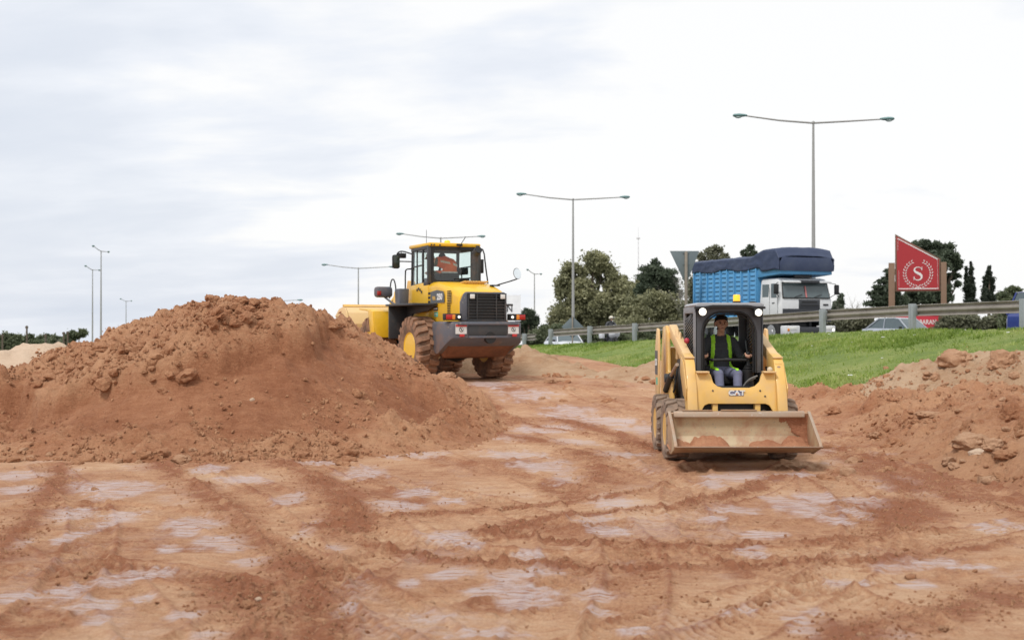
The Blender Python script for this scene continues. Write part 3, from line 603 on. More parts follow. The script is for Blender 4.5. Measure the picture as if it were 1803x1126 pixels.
for k, (a, wd, y0, D, mt, lab) in enumerate([(1500,36,552,95,M_L4,'grey green hedge behind the guardrail right of the truck'),(1730,75,556,88,M_L4,'grey green hedge behind the guardrail below the cypresses'),(1640,40,548,98,M_L5,'dark hedge behind the legs of the red sign'),(960,26,578,120,M_L5,'dark low bushes behind the guardrail beside the thin far lamp'),(1060,60,590,100,M_L5,'dark hedge under the tallest broad tree'),(1180,60,590,96,M_L5,'dark hedge behind the skid loader arm'),(1800,30,545,85,M_L5,'dark bush behind the blue van'),(1400,60,560,100,M_L5,'dark hedge behind the truck wheels')]):
    bl = [(a+random.uniform(-1,1)*wd, y0+random.uniform(-3,9), 15, 10) for _ in range(int(wd/5))]+[(a-wd+2*wd*(j_+.5)/int(wd/5), y0+20, 18, 18) for j_ in range(int(wd/5))]
    tree('hedge', lab, 'hedge', D, bl, 7000, .20, mt, a, .12, limbs=False, trunk_top=.6)
tree('scrub_tree', 'dark scrubby tree at the far left edge behind the sand heap', 'tree', 115, [(5,600,12,14),(22,597,14,10),(12,612,16,14)], 3200, .18, M_L5, 12, .15)
tree('scrub_tree', 'dark scrubby bushes among thin dead trunks beyond the sand heap', 'tree', 118, [(50,600,14,12),(72,604,16,10),(60,612,20,12),(40,606,12,14)], 3200, .18, M_L5, 58, .15)
tree('scrub_tree', 'low grey green scrub on the skyline between the scrub and the lamps', 'tree', 122, [(80,598,14,10),(95,600,14,10),(108,602,14,10)], 2400, .18, M_L5, 95, .1)
tree('scrub_tree', 'dark scrubby treetop just left of the paired thin lamps', 'tree', 118, [(128,592,12,9),(142,586,10,8),(118,600,12,12)], 2400, .18, M_L5, 130, .15)
def bare(name, label, px_, y0, D, seed, spread=1.0, thick=.12, group=None, stub=False):
    random.seed(seed); base = at(px_, HOR, D); base.z = float(min(ground_z(base.x, base.y), road_z(st(base.x, base.y)[0])))-.3; h = at(px_, y0, D).z-base.z
    root = empty(name, base, 0, label, 'tree', group); mb = MB()
    if stub:
        mb.tube([(0,0,-.3),(.03,0,h*.6),(0,.03,h)], [thick, thick*.95, thick*.85], 8); mb.box((0,0,h*.97), (thick*2.2,thick*1.6,.18)); mb.build('trunk', M_BARK, root); return
    mb.tube([(0,0,-.3),(.1,0,h*.35),(-.05,0,h*.6)], [thick, thick*.7, thick*.4], 7); mb.build('trunk', M_BARKG, root); mb = MB()
    def br(p, d, l, r, k):
        q = p+d*l; mb.tube([p, p+d*l*.5+Vector((random.uniform(-.1,.1),random.uniform(-.1,.1),.04))*l, q], [r, r*.75, r*.5], 4)
        if k:
            for _ in range(3): br(p+d*l*random.uniform(.5, 1), (d+Vector((random.uniform(-1,1),random.uniform(-1,1),random.uniform(-.2,.9)))*.75*spread).normalized(), l*random.uniform(.55,.8), r*.55, k-1)
    for k in range(6): br(Vector((0,0,h*random.uniform(.25,.6))), Vector((random.uniform(-1,1)*spread,random.uniform(-1,1),1.2)).normalized(), h*.24, thick*.3, 3)
    mb.build('branches', M_BARKG, root)
bare('bare_tree', 'pale leafless tree in the gap between the truck and the red sign', 1495, 520, 110, 3, 1.3)
bare('bare_tree', 'pale leafless tree against the truck box, above the skid loader', 1225, 462, 108, 4, .8)
bare('bare_tree', 'small leafless bush on the skyline left of the red mound', 98, 590, 112, 5, 1.3, .07)
for k, (a, b) in enumerate(((4,588),(47,573),(80,588),(112,584),(119,583))):
    bare('dead_trunk', ['thin dead trunk at the very left edge of the skyline', 'tallest thin dead trunk on the left skyline', 'thin dead trunk between the tallest one and the pair', 'left one of the pair of dead trunks left of the lamps', 'right one of the pair of dead trunks left of the lamps'][k], a, b, 112, 30+k, stub=True, thick=.10, group='dead trunks on the left skyline')
random.seed(11)
# antenna mast
p = at(1124, HOR, 420); p.z = -7; zt = at(1124, 400, 420).z+7
M_MAST = plain('mast_paint', (.62,.60,.62), .6)
root = empty('antenna_mast', p, 0, 'very thin pale radio mast on the horizon above the trees', 'mast')
mb = MB()
for k in range(3):
    a = k*2.09; mb.tube([(.28*math.cos(a),.28*math.sin(a),0),(.12*math.cos(a),.12*math.sin(a),zt*.93)], .035, 5)
    for j in range(24): z0 = zt*.93*j/24; z1 = zt*.93*(j+1)/24; r0 = .28-.16*j/24; b = a+2.09; mb.tube([(r0*math.cos(a),r0*math.sin(a),z0),(r0*math.cos(b),r0*math.sin(b),z1)], .02, 4)
mb.build('lattice', M_MAST, root); mb = MB(); mb.tube([(0,0,zt*.93),(0,0,zt)], .04, 6); mb.box((0,0,zt*.91), (1.2,.5,.5)); mb.build('aerial', M_MAST, root)
# ------------------------------------------------------------------ shared machine bits
M_YEL = paint('loader_yellow', (.82,.48,.02), .38, .22, (.42,.24,.12), 0, 1.3, .25)
M_YELD = paint('dusty_yellow', (.74,.44,.10), .5, .5, (.55,.36,.20), 0, 2.2)
M_CATY = paint('digger_yellow', (.74,.455,.12), .42, .42, (.55,.37,.20), 0, 2.5, .15)
M_CATP = paint('pale_digger_yellow', (.74,.50,.24), .5, .35, (.60,.42,.26), 0, 3)  # paler copy of the digger yellow for upper arms, links and lips
M_GREY = paint('loader_grey', (.115,.122,.145), .5, .30, (.30,.16,.09), .1, 1.5, chips=(.35,.30,.24))
M_DKGREY = paint('black_grey_paint', (.045,.048,.052), .5, .25, (.16,.10,.07), 0, 2.0)
M_BLACK = plain('black_plastic', (.012,.012,.013), .55, bump=.05); M_RUB = plain('black_rubber', (.02,.02,.02), .85)
M_TYRE = paint('muddy_tyre', (.055,.045,.038), .9, .75, (.33,.185,.11), 0, 2.6); M_TYRE2 = paint('dusty_tyre', (.16,.125,.10), .9, .7, (.36,.25,.18), 0, 3.0)
M_TREAD = paint('muddy_tread', (.07,.052,.042), .95, .8, (.37,.20,.12), 0, 3.5)
M_UNDER = paint('muddy_underside', (.11,.06,.04), .9, .8, (.27,.12,.065), 0, 2.0)
M_STEEL = paint('worn_steel', (.42,.33,.25), .42, .45, (.42,.24,.14), .35, 2.5, chips=(.5,.45,.4))
M_GLASS = glass('clear_glass', (.95,.99,.98), .02, .1); M_GLASSD = glass('tinted_glass', (.45,.55,.56), .03, .5)
M_WLAMP = plain('white_lamp_lens', (.75,.75,.72), .15, bump=0); M_LIT = plain('lit_lamp', (.9,.9,.8), .3, emit=(1,.93,.78,1), es=1.3, bump=0)
M_AMB = plain('amber_beacon', (.85,.42,.03), .25, emit=(1,.45,.03,1), es=.7, bump=0); M_AMBO = plain('amber_lens', (.75,.25,.03), .2, bump=0)
M_REDL = plain('red_lens', (.42,.02,.015), .2, bump=0); M_WHITE = plain('white_sticker', (.72,.72,.70), .4, bump=0); M_REDS = plain('red_sticker', (.55,.04,.04), .4, bump=0)
M_DGREYS = plain('grey_decal', (.10,.105,.11), .45, bump=0); M_GREENS = plain('green_sticker', (.12,.50,.36), .5, bump=0); M_BLKS = plain('black_lettering', (.015,.015,.02), .5, bump=0)
M_MIRR = plain('mirror_glass', (.8,.85,.9), .05, 1.0, bump=0); M_SEAT = plain('seat_fabric', (.03,.03,.033), .9)
def text(name, s, size, mat, parent, loc, rot, depth=.003, bold=.0, sx=1.0, align='CENTER', shear=0):
    cu = bpy.data.curves.new(name, 'FONT'); cu.body = s; cu.size = size; cu.extrude = depth; cu.offset = bold; cu.align_x = align; cu.align_y = 'CENTER'; cu.shear = shear
    o = bpy.data.objects.new(name, cu); COL.objects.link(o); dg = bpy.context.evaluated_depsgraph_get(); dg.update()
    me = bpy.data.meshes.new_from_object(o.evaluated_get(dg)); bpy.data.objects.remove(o); me.materials.clear(); me.materials.append(mat)
    for p_ in me.polygons: p_.material_index = 0
    q = bpy.data.objects.new(name, me); COL.objects.link(q); q.parent = parent; q.matrix_local = Matrix.Translation(loc) @ rot.to_matrix().to_4x4() @ Matrix.Diagonal((sx,1,1,1)); return q
from mathutils import Euler
ROT_BACK = Euler((R(90), 0, 0))            # reads when looked at along +y
ROT_LEFT = Euler((R(90), 0, R(-90)))       # reads when looked at along +x
ROT_RIGHT = Euler((R(90), 0, R(90)))

def wheel(parent, c, rad, wid, rimr, side, nlug, M_T, M_TR, M_R, lug=.05, name='wheel', skew=.35, dish=.1):
    "axis along local x; side=-1: outer face towards -x"
    w = empty(name, c); w.parent = parent; hw = wid/2
    mb = MB(); sh = rad-lug
    mb.lathe([(-hw*.86,rimr),(-hw*.98,rimr+.25*(sh-rimr)),(-hw,rimr+.6*(sh-rimr)),(-hw*.93,sh-.03),(-hw*.72,sh),(0,sh+.008),(hw*.72,sh),(hw*.93,sh-.03),(hw,rimr+.6*(sh-rimr)),(hw*.98,rimr+.25*(sh-rimr)),(hw*.86,rimr),(hw*.5,rimr-.03),(-hw*.5,rimr-.03),(-hw*.86,rimr)], 'x', n=48, caps=False)
    mb.build('tyre', M_T, w)
    mb = MB()
    for k in range(nlug):
        for sg in (-1, 1):
            a = 2*math.pi*(k+(.5 if sg > 0 else 0))/nlug; pitch = 2*math.pi/nlug
            rings = []
            for (u, r_, da) in ((.02, rad, .16*skew*2), (.45, rad, .0), (.80, rad*.994, -.05), (.97, rad-.022*rad/.7, -.1), (1.03, sh-.07*rad/.7, -.12)):
                aw = pitch*.27; x = sg*hw*u; cc = a+da*pitch*1.4
                hh = lug*1.2
                ring = [Vector((x, math.sin(cc+o_*aw)*rr, math.cos(cc+o_*aw)*rr)) for o_, rr in ((-1.15, r_-hh),(-.85, r_),(.85, r_),(1.15, r_-hh))]
                rings.append(ring)
            mb.loft(rings)
    mb.build('tread', M_TR, w, ang=30)
    mb = MB(); s = side
    mb.lathe([(s*hw*.84,rimr+.012),(s*hw*.90,rimr),(s*hw*.84,rimr-.03),(s*(hw*.84-dish*.5),rimr-.05),(s*(hw*.84-dish),rimr-.07),(s*(hw*.84-dish),rimr*.45),(s*(hw*.84-dish*.6),rimr*.42),(s*(hw*.84-dish*.6),rimr*.15),(s*(hw*.84-dish*.6),.002)], 'x', n=36)
    mb.lathe([(-s*hw*.84,rimr),(-s*hw*.4,rimr-.04),(-s*hw*.35,.01)], 'x', n=30)
    rim = mb.build('rim', M_R, w)
    return w

# ------------------------------------------------------------------ people: one continuous remeshed body
M_SKIN = plain('skin', (.60,.35,.245), .55, bump=0, var=.08); M_SWEAT = plain('dark_grey_jersey', (.058,.063,.072), .95, scale=40, bump=.4)
M_TROU = plain('blue_grey_trousers', (.17,.18,.27), .9, scale=12, bump=.4, var=.25); M_HAIR = plain('black_hair', (.012,.009,.008), .7)
M_HIVIS = plain('lime_vest', (.42,.90,.05), .6, bump=.1); M_ORANGE = plain('orange_vest', (.80,.16,.035), .7, bump=.2); M_BEIGE = plain('beige_cap', (.36,.31,.21), .9)
M_BOOT = plain('boot_leather', (.03,.022,.018), .7); M_LIP = plain('lip', (.30,.10,.08), .5, bump=0); M_EYE = plain('eye_dark', (.01,.008,.008), .2, bump=0); M_REFL = plain('reflective_band', (.62,.62,.55), .35, bump=0)
M_OLIVE = plain('olive_shirt', (.11,.13,.09), .9)
def capsule(mb, a, b, r0, r1, n=12):
    a, b = Vector(a), Vector(b); d = (b-a); pts = []; rs = []; ln = d.length; d = d.normalized()
    for k in range(5): t = math.pi/2*k/4.0001; pts.append(a-d*r0*math.cos(t)); rs.append(max(.002, r0*math.sin(t)))
    for k in range(5): t = math.pi/2*k/4.0001; pts.append(b+d*r1*math.sin(t)); rs.append(max(.002, r1*math.cos(t)))
    mb.tube(pts, rs, n)
def body(parts, voxel, mats, pick, name='person', parent=None, smooth=6):
    "parts: ('c',a,b,r0,r1) capsules and ('b',c,(rx,ry,rz)) ellipsoids, voxel-remeshed into ONE surface; pick(center)->material index"
    mb = MB()
    for p_ in parts:
        if p_[0] == 'c': capsule(mb, *p_[1:])
        else: mb.ball(p_[1], p_[2], 16, 10)
    o = mb.build('tmp', M_SKIN); m = o.modifiers.new('r', 'REMESH'); m.mode = 'VOXEL'; m.voxel_size = voxel; m.use_smooth_shade = True
    s = o.modifiers.new('s', 'SMOOTH'); s.factor = .5; s.iterations = smooth
    dg = bpy.context.evaluated_depsgraph_get(); dg.update(); me = bpy.data.meshes.new_from_object(o.evaluated_get(dg)); bpy.data.objects.remove(o)
    me.materials.clear()
    for q in mats: me.materials.append(q)
    cs = np.zeros(len(me.polygons)*3); me.polygons.foreach_get('center', cs); cs = cs.reshape(-1,3)
    me.polygons.foreach_set('material_index', [int(pick(c)) for c in cs]); me.polygons.foreach_set('use_smooth', [True]*len(cs)); me.name = name
    q = bpy.data.objects.new(name, me); COL.objects.link(q); q.parent = parent
    return q
def shell(bodyo, name, pred, off, mat):
    "a garment: the body faces that satisfy pred, pushed outwards and given thickness"
    bm = bmesh.new(); bm.from_mesh(bodyo.data); bm.faces.ensure_lookup_table()
    dead = [f for f in bm.faces if not pred(f.calc_center_median(), f.normal)]; bmesh.ops.delete(bm, geom=dead, context='FACES')
    bm.normal_update(); top = {v: v.normal.copy() for v in bm.verts}
    for v, n_ in top.items(): v.co += n_*off
    me = bpy.data.meshes.new(name); bm.to_mesh(me); bm.free(); me.materials.clear(); me.materials.append(mat)
    for f in me.polygons: f.material_index = 0; f.use_smooth = True
    o = bpy.data.objects.new(name, me); COL.objects.link(o); o.parent = bodyo
    m = o.modifiers.new('t', 'SOLIDIFY'); m.thickness = off*1.1; m.offset = -1; return o
def hand(parts, wr, d, palm_up, side, grip=1.0, s=1.0):
    "wr wrist, d hand direction, palm_up: normal of the back of the hand; fingers curl away from it"
    wr, d, u = Vector(wr), Vector(d).normalized(), Vector(palm_up).normalized(); x = d.cross(u).normalized()*side
    parts.append(('c', wr, wr+d*.03*s, .026*s, .028*s))
    for k, (off, ln) in enumerate(((.030,.072),(.010,.080),(-.010,.074),(-.029,.058))):
        b0 = wr+d*.085*s+x*off*s; parts.append(('c', wr+d*.01*s+x*off*.6*s, b0, .016*s, .0125*s))
        c1 = (d*math.cos(.9*grip)-u*math.sin(.9*grip)); p1 = b0+c1*ln*.45*s; c2 = (d*math.cos(2.0*grip)-u*math.sin(2.0*grip)); p2 = p1+c2*ln*.33*s; c3 = (d*math.cos(2.8*grip)-u*math.sin(2.8*grip)); p3 = p2+c3*ln*.25*s
        parts += [('c', b0, p1, .0105*s, .0095*s), ('c', p1, p2, .0095*s, .0088*s), ('c', p2, p3, .0088*s, .0078*s)]
    t0 = wr+d*.03*s+x*.028*s; t1 = t0+(d*.6+x*.7-u*.4).normalized()*.040*s; t2 = t1+(d*.8-u*.8-x*.1).normalized()*.032*s
    parts += [('c', t0-x*.01*s, t1, .015*s, .012*s), ('c', t1, t2, .012*s, .0095*s)]
def head(parts, c, face, up=(0,0,1), s=1.0):
    c = Vector(c); f = Vector(face).normalized(); u = Vector(up); u = (u-f*u.dot(f)).normalized(); r_ = f.cross(u)
    P = lambda a, b, d: c+r_*a*s+f*b*s+u*d*s
    parts += [('c', P(0,-.015,.035), P(0,.012,.035), .080*s, .078*s), ('c', P(0,.018,.0), P(0,.035,-.055), .066*s, .046*s), ('c', P(0,.04,-.06), P(0,.052,-.085), .036*s, .028*s),
              ('c', P(-.028,.07,.015), P(.028,.07,.015), .016*s, .016*s), ('c', P(0,.082,.012), P(0,.103,-.028), .010*s, .0145*s), ('c', P(-.018,.076,-.058), P(.018,.076,-.058), .011*s, .011*s),
              ('c', P(-.040,.045,-.025), P(-.025,.06,-.03), .028*s, .024*s), ('c', P(.040,.045,-.025), P(.025,.06,-.03), .028*s, .024*s)]
    for sg in (-1, 1): parts.append(('c', P(sg*.080,-.012,.015), P(sg*.083,-.006,-.022), .016*s, .011*s))
    return P
def face_parts(o, P, s=1.0):
    for sg in (-1, 1):
        mb = MB(); mb.ball(P(sg*.030,.082,.006), .0105*s, 8, 6); mb.build('eye', M_EYE, o)
        mb = MB(); mb.tube([P(sg*.015,.089,.026), P(sg*.032,.087,.030), P(sg*.048,.074,.024)], .0045*s, 5); mb.build('eyebrow', M_HAIR, o)
    mb = MB(); mb.tube([P(-.022,.083,-.056), P(0,.089,-.055), P(.022,.083,-.056)], [.003*s,.006*s,.003*s], 6); mb.build('lips', M_LIP, o)

# ------------------------------------------------------------------ wheel loader (local: +y forward, x right, origin under rear axle)
LR = empty('wheel_loader', (-1.34, 28.54, .50), R(26), 'big yellow wheel loader seen from behind, its pale bucket raised past the red mound', 'wheel loader')
def q(name, mb, mat, parent=None, bevel=0, ang=35): return mb.build(name, mat, parent or LR, bevel, ang)
for sx, y, nm in ((-1, 0, 0), (1, 0, 0), (-1, 2.9, 0), (1, 2.9, 0)):
    wheel(LR, (sx*.955, y, .745), .745, .54, .36, sx, 20, M_TYRE, M_TREAD, M_YEL, .055, dish=.16)
for y, nm in ((0, 'rear_axle'), (2.9, 'front_axle')):
    mb = MB(); mb.lathe([(-.75,.16),(-.45,.17),(-.28,.24),(0,.33),(.28,.24),(.45,.17),(.75,.16)], 'x', (0,y,.72), 20); q(nm, mb, M_DKGREY)
mb = MB(); mb.box((0,.1,1.15), (.95,2.7,.55)); mb.box((0,1.6,.95), (.5,1.0,.9)); mb.box((0,2.7,1.1), (.8,1.5,.6)); mb.tube([(0,.2,.72),(0,2.7,.72)], .07, 8); mb.box((-.62,.75,1.1),(.3,.6,.7)); mb.box((.62,.75,1.1),(.3,.6,.7)); q('chassis', mb, M_DKGREY, None, .02)
# counterweight
mb = MB(); W_ = .91
top = 1.36; bot = .97
def ringx(y, zt_, zb_, w_, ch=.10): return [Vector(v) for v in ((-w_,y,zb_),(-w_,y,zt_-.04),(-w_+.04,y,zt_),(w_-.04,y,zt_),(w_,y,zt_-.04),(w_,y,zb_))]
mb.loft([ringx(-.60,top,.72,.86), ringx(-.85,top,.62,.88), ringx(-1.05,top,.62,.92), ringx(-1.62,top,bot-.10,.93), ringx(-1.74,top-.01,bot,.86), ringx(-1.76,top-.05,bot+.02,.82)])
cw = q('counterweight', mb, M_GREY, None, .015)
mb = MB(); mb.loft([[Vector(v) for v in ((-.80,-1.70,bot+.0),(.80,-1.70,bot+.0),(.84,-1.55,bot-.12),(-.84,-1.55,bot-.12))], [Vector(v) for v in ((-.76,-1.12,.56),(.76,-1.12,.56),(.80,-1.0,.60),(-.80,-1.0,.60))], [Vector(v) for v in ((-.55,-.45,.50),(.55,-.45,.50),(.55,-.35,.7),(-.55,-.35,.7))]]); q('counterweight_underside', mb, M_UNDER)
mb = MB(); mb.box((.02,-1.765,1.165), (.96,.03,.26)); q('counterweight_recess', mb, M_DKGREY, cw, .01)
mb = MB(); mb.box((.02,-1.79,1.01), (.98,.05,.05)); mb.box((.02,-1.80,1.305),(1.5,.03,.05)); q('tow_ledge', mb, M_GREY, cw, .008)
mb = MB(); mb.lathe([(-1.80,.13),(-1.77,.135),(-1.70,.13),(-1.69,.02)], 'y', (.08,0,.99), 20); q('hitch_hole', mb, M_BLACK, cw)
for x in (-.64, .66):
    mb = MB(); mb.box((x,-1.776 if x>0 else -1.772,1.19), (.27,.012,.22)); st_ = q('warning_sticker', mb, M_WHITE, cw); mb = MB(); mb.box((x,-1.786,1.268),(.27,.006,.05)); mb.build('red_band', M_REDS, st_)
    mb = MB(); mb.lathe([(-1.788,.052),(-1.782,.052)], 'y', (x,0,1.18), 16); mb.build('prohibition_ring', M_BLKS, st_); mb = MB(); mb.lathe([(-1.791,.040),(-1.785,.040)], 'y', (x,0,1.18), 16); mb.build('ring_centre', M_WHITE, st_)
    mb = MB(); mb.bar((x-.03,-1.793,1.21),(x+.03,-1.793,1.15),.006,.012); mb.box((x,-1.793,1.18),(.014,.004,.05)); mb.build('pictogram', M_BLKS, st_)
    mb = MB(); mb.box((x+(.03 if x>0 else .02),-1.782,1.045), (.12,.02,.06)); q('reflector', mb, M_REDS, cw, .008)
    sg = 1 if x > 0 else -1
    mb = MB(); mb.box((sg*.80,-1.64,1.46), (.40,.16,.15)); hs = q('tail_light_cluster', mb, M_BLACK, None, .012)
    mb = MB(); mb.box((sg*.885,-1.728,1.46), (.20,.02,.11)); mb.build('red_light', M_REDL, hs, .004); mb = MB(); mb.box((sg*.80,-1.730,1.46), (.07,.02,.11)); mb.build('turn_signal', M_AMBO, hs, .004); mb = MB(); mb.lathe([(-1.745,.015),(-1.74,.026),(-1.72,.030)], 'y', (sg*.665,0,1.46), 14); mb.build('reversing_light', M_LIT, hs)
# hood
mb = MB()
def hr(y, zt_, w_, zb_=1.36, rr=.12): return [Vector(v) for v in ((-w_,y,zb_),(-w_,y,zt_-rr),(-w_+rr*.35,y,zt_-rr*.35),(-w_+rr,y,zt_),(w_-rr,y,zt_),(w_-rr*.35,y,zt_-rr*.35),(w_,y,zt_-rr),(w_,y,zb_))]
mb.loft([hr(.12,2.30,.66), hr(-.25,2.30,.66), hr(-.55,2.27,.655), hr(-1.0,2.20,.64,rr=.14), hr(-1.35,2.12,.62,rr=.16), hr(-1.50,2.05,.60,rr=.14), hr(-1.56,1.99,.58,rr=.1)])
hood = q('hood', mb, M_YEL, None, .012, 40)
mb = MB()
for k in range(9): mb.box((-.12+.07*k,-.62,2.275-.0),(.035,.45,.03), Matrix.Rotation(R(-6),3,'X'))
q('hood_louvre', mb, M_YELD, hood)
mb = MB(); mb.prism([(-.58,1.37),(-.58,1.80),(-.50,1.98),(-.44,2.03),(.52,2.03),(.58,1.98),(.58,1.37)], 'y', -1.60, -1.54); gf = q('grille_frame', mb, M_GREY, None, .015)
mb = MB(); mb.box((.05,-1.62,1.68), (.93,.03,.62)); q('grille_back', mb, M_BLACK, gf)
mb = MB()
for k in range(9): mb.box((.05,-1.655,1.40+.068*k), (.94,.035,.014))
for x in (-.41,-.20,.28,.50): mb.box((x,-1.665,1.68),(.02,.02,.63))
mb.box((.05,-1.66,1.375),(.97,.04,.025)); mb.box((.05,-1.66,1.99),(.97,.04,.025)); q('grille_bars', mb, M_DKGREY, gf, .003)
for x in (-.335, .425):
    mb = MB(); mb.box((x,-1.68,1.925),(.14,.05,.13)); b_ = q('work_light_housing', mb, M_BLACK, gf, .01)
    b_.parent = LR; b_.name = 'work_light'; mb = MB(); mb.box((x,-1.71,1.925),(.115,.012,.10)); mb.build('lens', M_WLAMP, b_, .004)
# side panel details (left side)
mb = MB(); mb.prism([(-.02,1.80),(-.02,2.06),(-.42,2.10),(-.80,2.06),(-.86,1.98),(-.86,1.80)], 'x', -.668, -.662); dc = q('side_decal', mb, M_DGREYS, hood)
text('number_lettering', '250', .19, M_WHITE, dc, (-.674,-.60,1.93), ROT_LEFT, .002, .010, 1.15); text('prefix_lettering', 'WA', .13, M_YELD, dc, (-.674,-.25,1.90), ROT_LEFT, .002, .006, .8)
for z in (1.83,1.93,2.03):
    mb = MB(); mb.box((-.662,.07,z),(.012,.12,.055)); q('side_slot', mb, M_BLACK, hood)
mb = MB()
for zz in np.arange(1.45,2.06,.038):
    for k in range(4):
        if zz > 1.78 or k < 2.5: mb.box((-.648,-1.02-.06*k,zz),(.012,.035,.02))
mb.build('side_vent', M_BLACK, hood)
mb = MB(); mb.box((-.664,-.34,1.66),(.006,.26,.09)); sk = q('model_sticker', mb, M_BLKS, hood); mb = MB(); mb.box((-.669,-.34,1.662),(.004,.22,.035)); mb.build('sticker_stripe', M_WHITE, sk)
mb = MB(); mb.box((-.664,-.36,1.53),(.006,.21,.11)); sk = q('info_sticker', mb, M_GREENS, hood); mb = MB(); mb.box((-.669,-.36,1.535),(.004,.16,.02)); mb.build('sticker_stripe', M_WHITE, sk)
# body below the cab, platforms, steps
mb = MB(); mb.loft([[Vector((s_*.67,y,z)) for s_, z in ((-1,1.78),(-1,zt_),(1,zt_),(1,1.78))] for y, zt_ in ((.12,2.30),(.45,2.30),(1.34,2.24))]); mb.box((0,.75,1.55),(1.2,1.0,.5)); cb = q('cab_base', mb, M_YEL, None, .015)
for (y, z) in ((.62,2.13),(.72,2.16),(.82,2.13),(.52,2.08)):
    mb = MB(); mb.box((-.675,y,z),(.03,.05,.06)); q('latch', mb, M_DKGREY, cb, .004)
mb = MB(); mb.box((-.98,.45,1.765),(.62,1.85,.05)); mb.box((.98,.45,1.765),(.62,1.85,.05)); q('side_platform', mb, M_DKGREY, None, .01)
for s_ in (-1,1):
    mb = MB(); mb.prism([(-.50,1.74),(1.35,1.74),(1.35,1.2),(1.15,1.2),(.95,1.55),(-.1,1.62)], 'x', s_*.70, s_*.76); mb.box((s_*.98,1.30,1.35),(.5,.06,.8)); q('mudguard', mb, M_DKGREY, None, .008)
    mb = MB(); mb.box((s_*.82,1.48,1.90),(.24,.30,.56), None, (1.12,1.15)); q('step_box', mb, M_GREY, None, .03)
    mb = MB(); mb.box((s_*.84,1.42,1.22),(.16,.10,.85)); q('ladder', mb, M_DKGREY, None, .01)
    mb = MB(); mb.tube([(s_*.93,1.60,2.10),(s_*.93,1.62,2.25),(s_*.93,1.75,2.44),(s_*.93,1.98,2.40),(s_*.93,2.05,1.95)], .018, 6, smooth_pts=2); mb.build('grab_rail', M_BLACK, LR)
    mb = MB(); mb.tube([(s_*.76,1.40,2.12),(s_*.76,1.40,2.60),(s_*.74,1.38,2.66),(s_*.62,1.36,2.67)], .018, 6, smooth_pts=1); mb.build('grab_rail', M_BLACK, LR)
    # front fender
    mb = MB()
    for (o0,o1) in ((.72,1.32),):
        pts = [(2.05,1.02),(2.12,1.20),(2.22,1.62),(2.40,1.68),(3.25,1.72),(3.30,1.68),(2.45,1.63),(2.28,1.58),(2.18,1.18),(2.12,1.0)]
        mb.prism(pts, 'x', s_*o0, s_*o1)
    mb.prism([(2.02,1.0),(2.12,1.62),(2.55,1.68),(2.45,1.5),(2.30,.98)], 'x', s_*1.32, s_*1.35); mb.box((s_*1.02,2.08,1.30),(.62,.03,.66), Matrix.Rotation(R(-8),3,'X')); q('front_fender', mb, M_YEL, None, .008)
    # light pod on bracket
    mb = MB(); mb.tube([(s_*.80,1.70,1.72),(s_*.95,1.90,1.86),(s_*1.08,2.02,1.99)], .028, 8); br_ = mb.build('light_bracket', M_GREY, LR)
    mb = MB(); mb.box((s_*1.10,2.05,2.11),(.44,.26,.27)); pod = q('light_pod', mb, M_GREY, None, .07)
    mb = MB(); mb.box((s_*1.26,1.915,2.08),(.10,.03,.10)); mb.build('red_light', M_REDL, pod, .006)
# cab
cab = empty('cab'); cab.parent = LR; cab.location = (0,0,0)
mb = MB(); w0, w1 = .64, .60; y0, y1 = .12, 1.32; z0, z1 = 2.28, 3.16
posts = [((-w0,y0,z0),(-w0,y0,z1),.09,.09),((w0,y0,z0),(w0,y0,z1),.10,.09),((-w0,.52,z0),(-w0,.52,z1),.05,.05),((w0,.52,z0),(w0,.52,z1),.05,.05),((-w1,y1,2.20),(-w1,y1-.05,z1),.07,.07),((w1,y1,2.20),(w1,y1-.05,z1),.07,.07)]
for a, b, wd, dp in posts: mb.bar(a, b, wd, dp)
for a, b in (((-w0,y0,z0+.02),(w0,y0,z0+.02)),((-w0,y0,z1-.05),(w0,y0,z1-.05)),((-w0,y0,z1-.03),(-w1,y1,z1-.03)),((w0,y0,z1-.03),(w1,y1,z1-.03)),((-w0,y0,z0),(-w1,y1,2.22)),((w0,y0,z0),(w1,y1,2.22)),((-w1,y1,2.24),(w1,y1,2.24)),((-w1,y1,z1-.04),(w1,y1,z1-.04))): mb.bar(a, b, .08, .09)
mb.bar((-w0-.01,.60,2.72),(-w1-.01,y1,2.70),.03,.035); mb.bar((-w0+.01,.93,2.25),(-w0+.01,.93,3.12),.035,.03); mb.bar((w0+.01,.60,2.72),(w1+.01,y1,2.70),.03,.035)
fr_ = mb.build('cab_frame', M_DKGREY, cab, .008)
# rear window surround with curved corners
mb = MB(); n_ = 24
def rrect(hw, hh, cx, cz, rad, n=6):
    out = []
    for k, (sx, sz) in enumerate(((1,1),(-1,1),(-1,-1),(1,-1))):
        for j in range(n+1):
            a = math.pi/2*(k+j/n); out.append((cx+sx*(hw-rad)+math.cos(a)*rad, cz+sz*(hh-rad)+math.sin(a)*rad))
    return out
def frame(mb, outer, inner, axis, a, b):
    "ring between two outlines of equal length, thickness a..b"
    P = {'y': lambda u, v, t: Vector((u,t,v)), 'x': lambda u, v, t: Vector((t,u,v))}[axis]; n = len(outer)
    vs = [P(u,v,a) for u,v in outer]+[P(u,v,a) for u,v in inner]+[P(u,v,b) for u,v in outer]+[P(u,v,b) for u,v in inner]; fs = []
    for i in range(n):
        j = (i+1) % n; fs += [(i,j,n+j,n+i),(2*n+i,3*n+i,3*n+j,2*n+j),(i,2*n+i,2*n+j,j),(n+i,n+j,3*n+j,3*n+i)]
    mb._add(vs, fs)
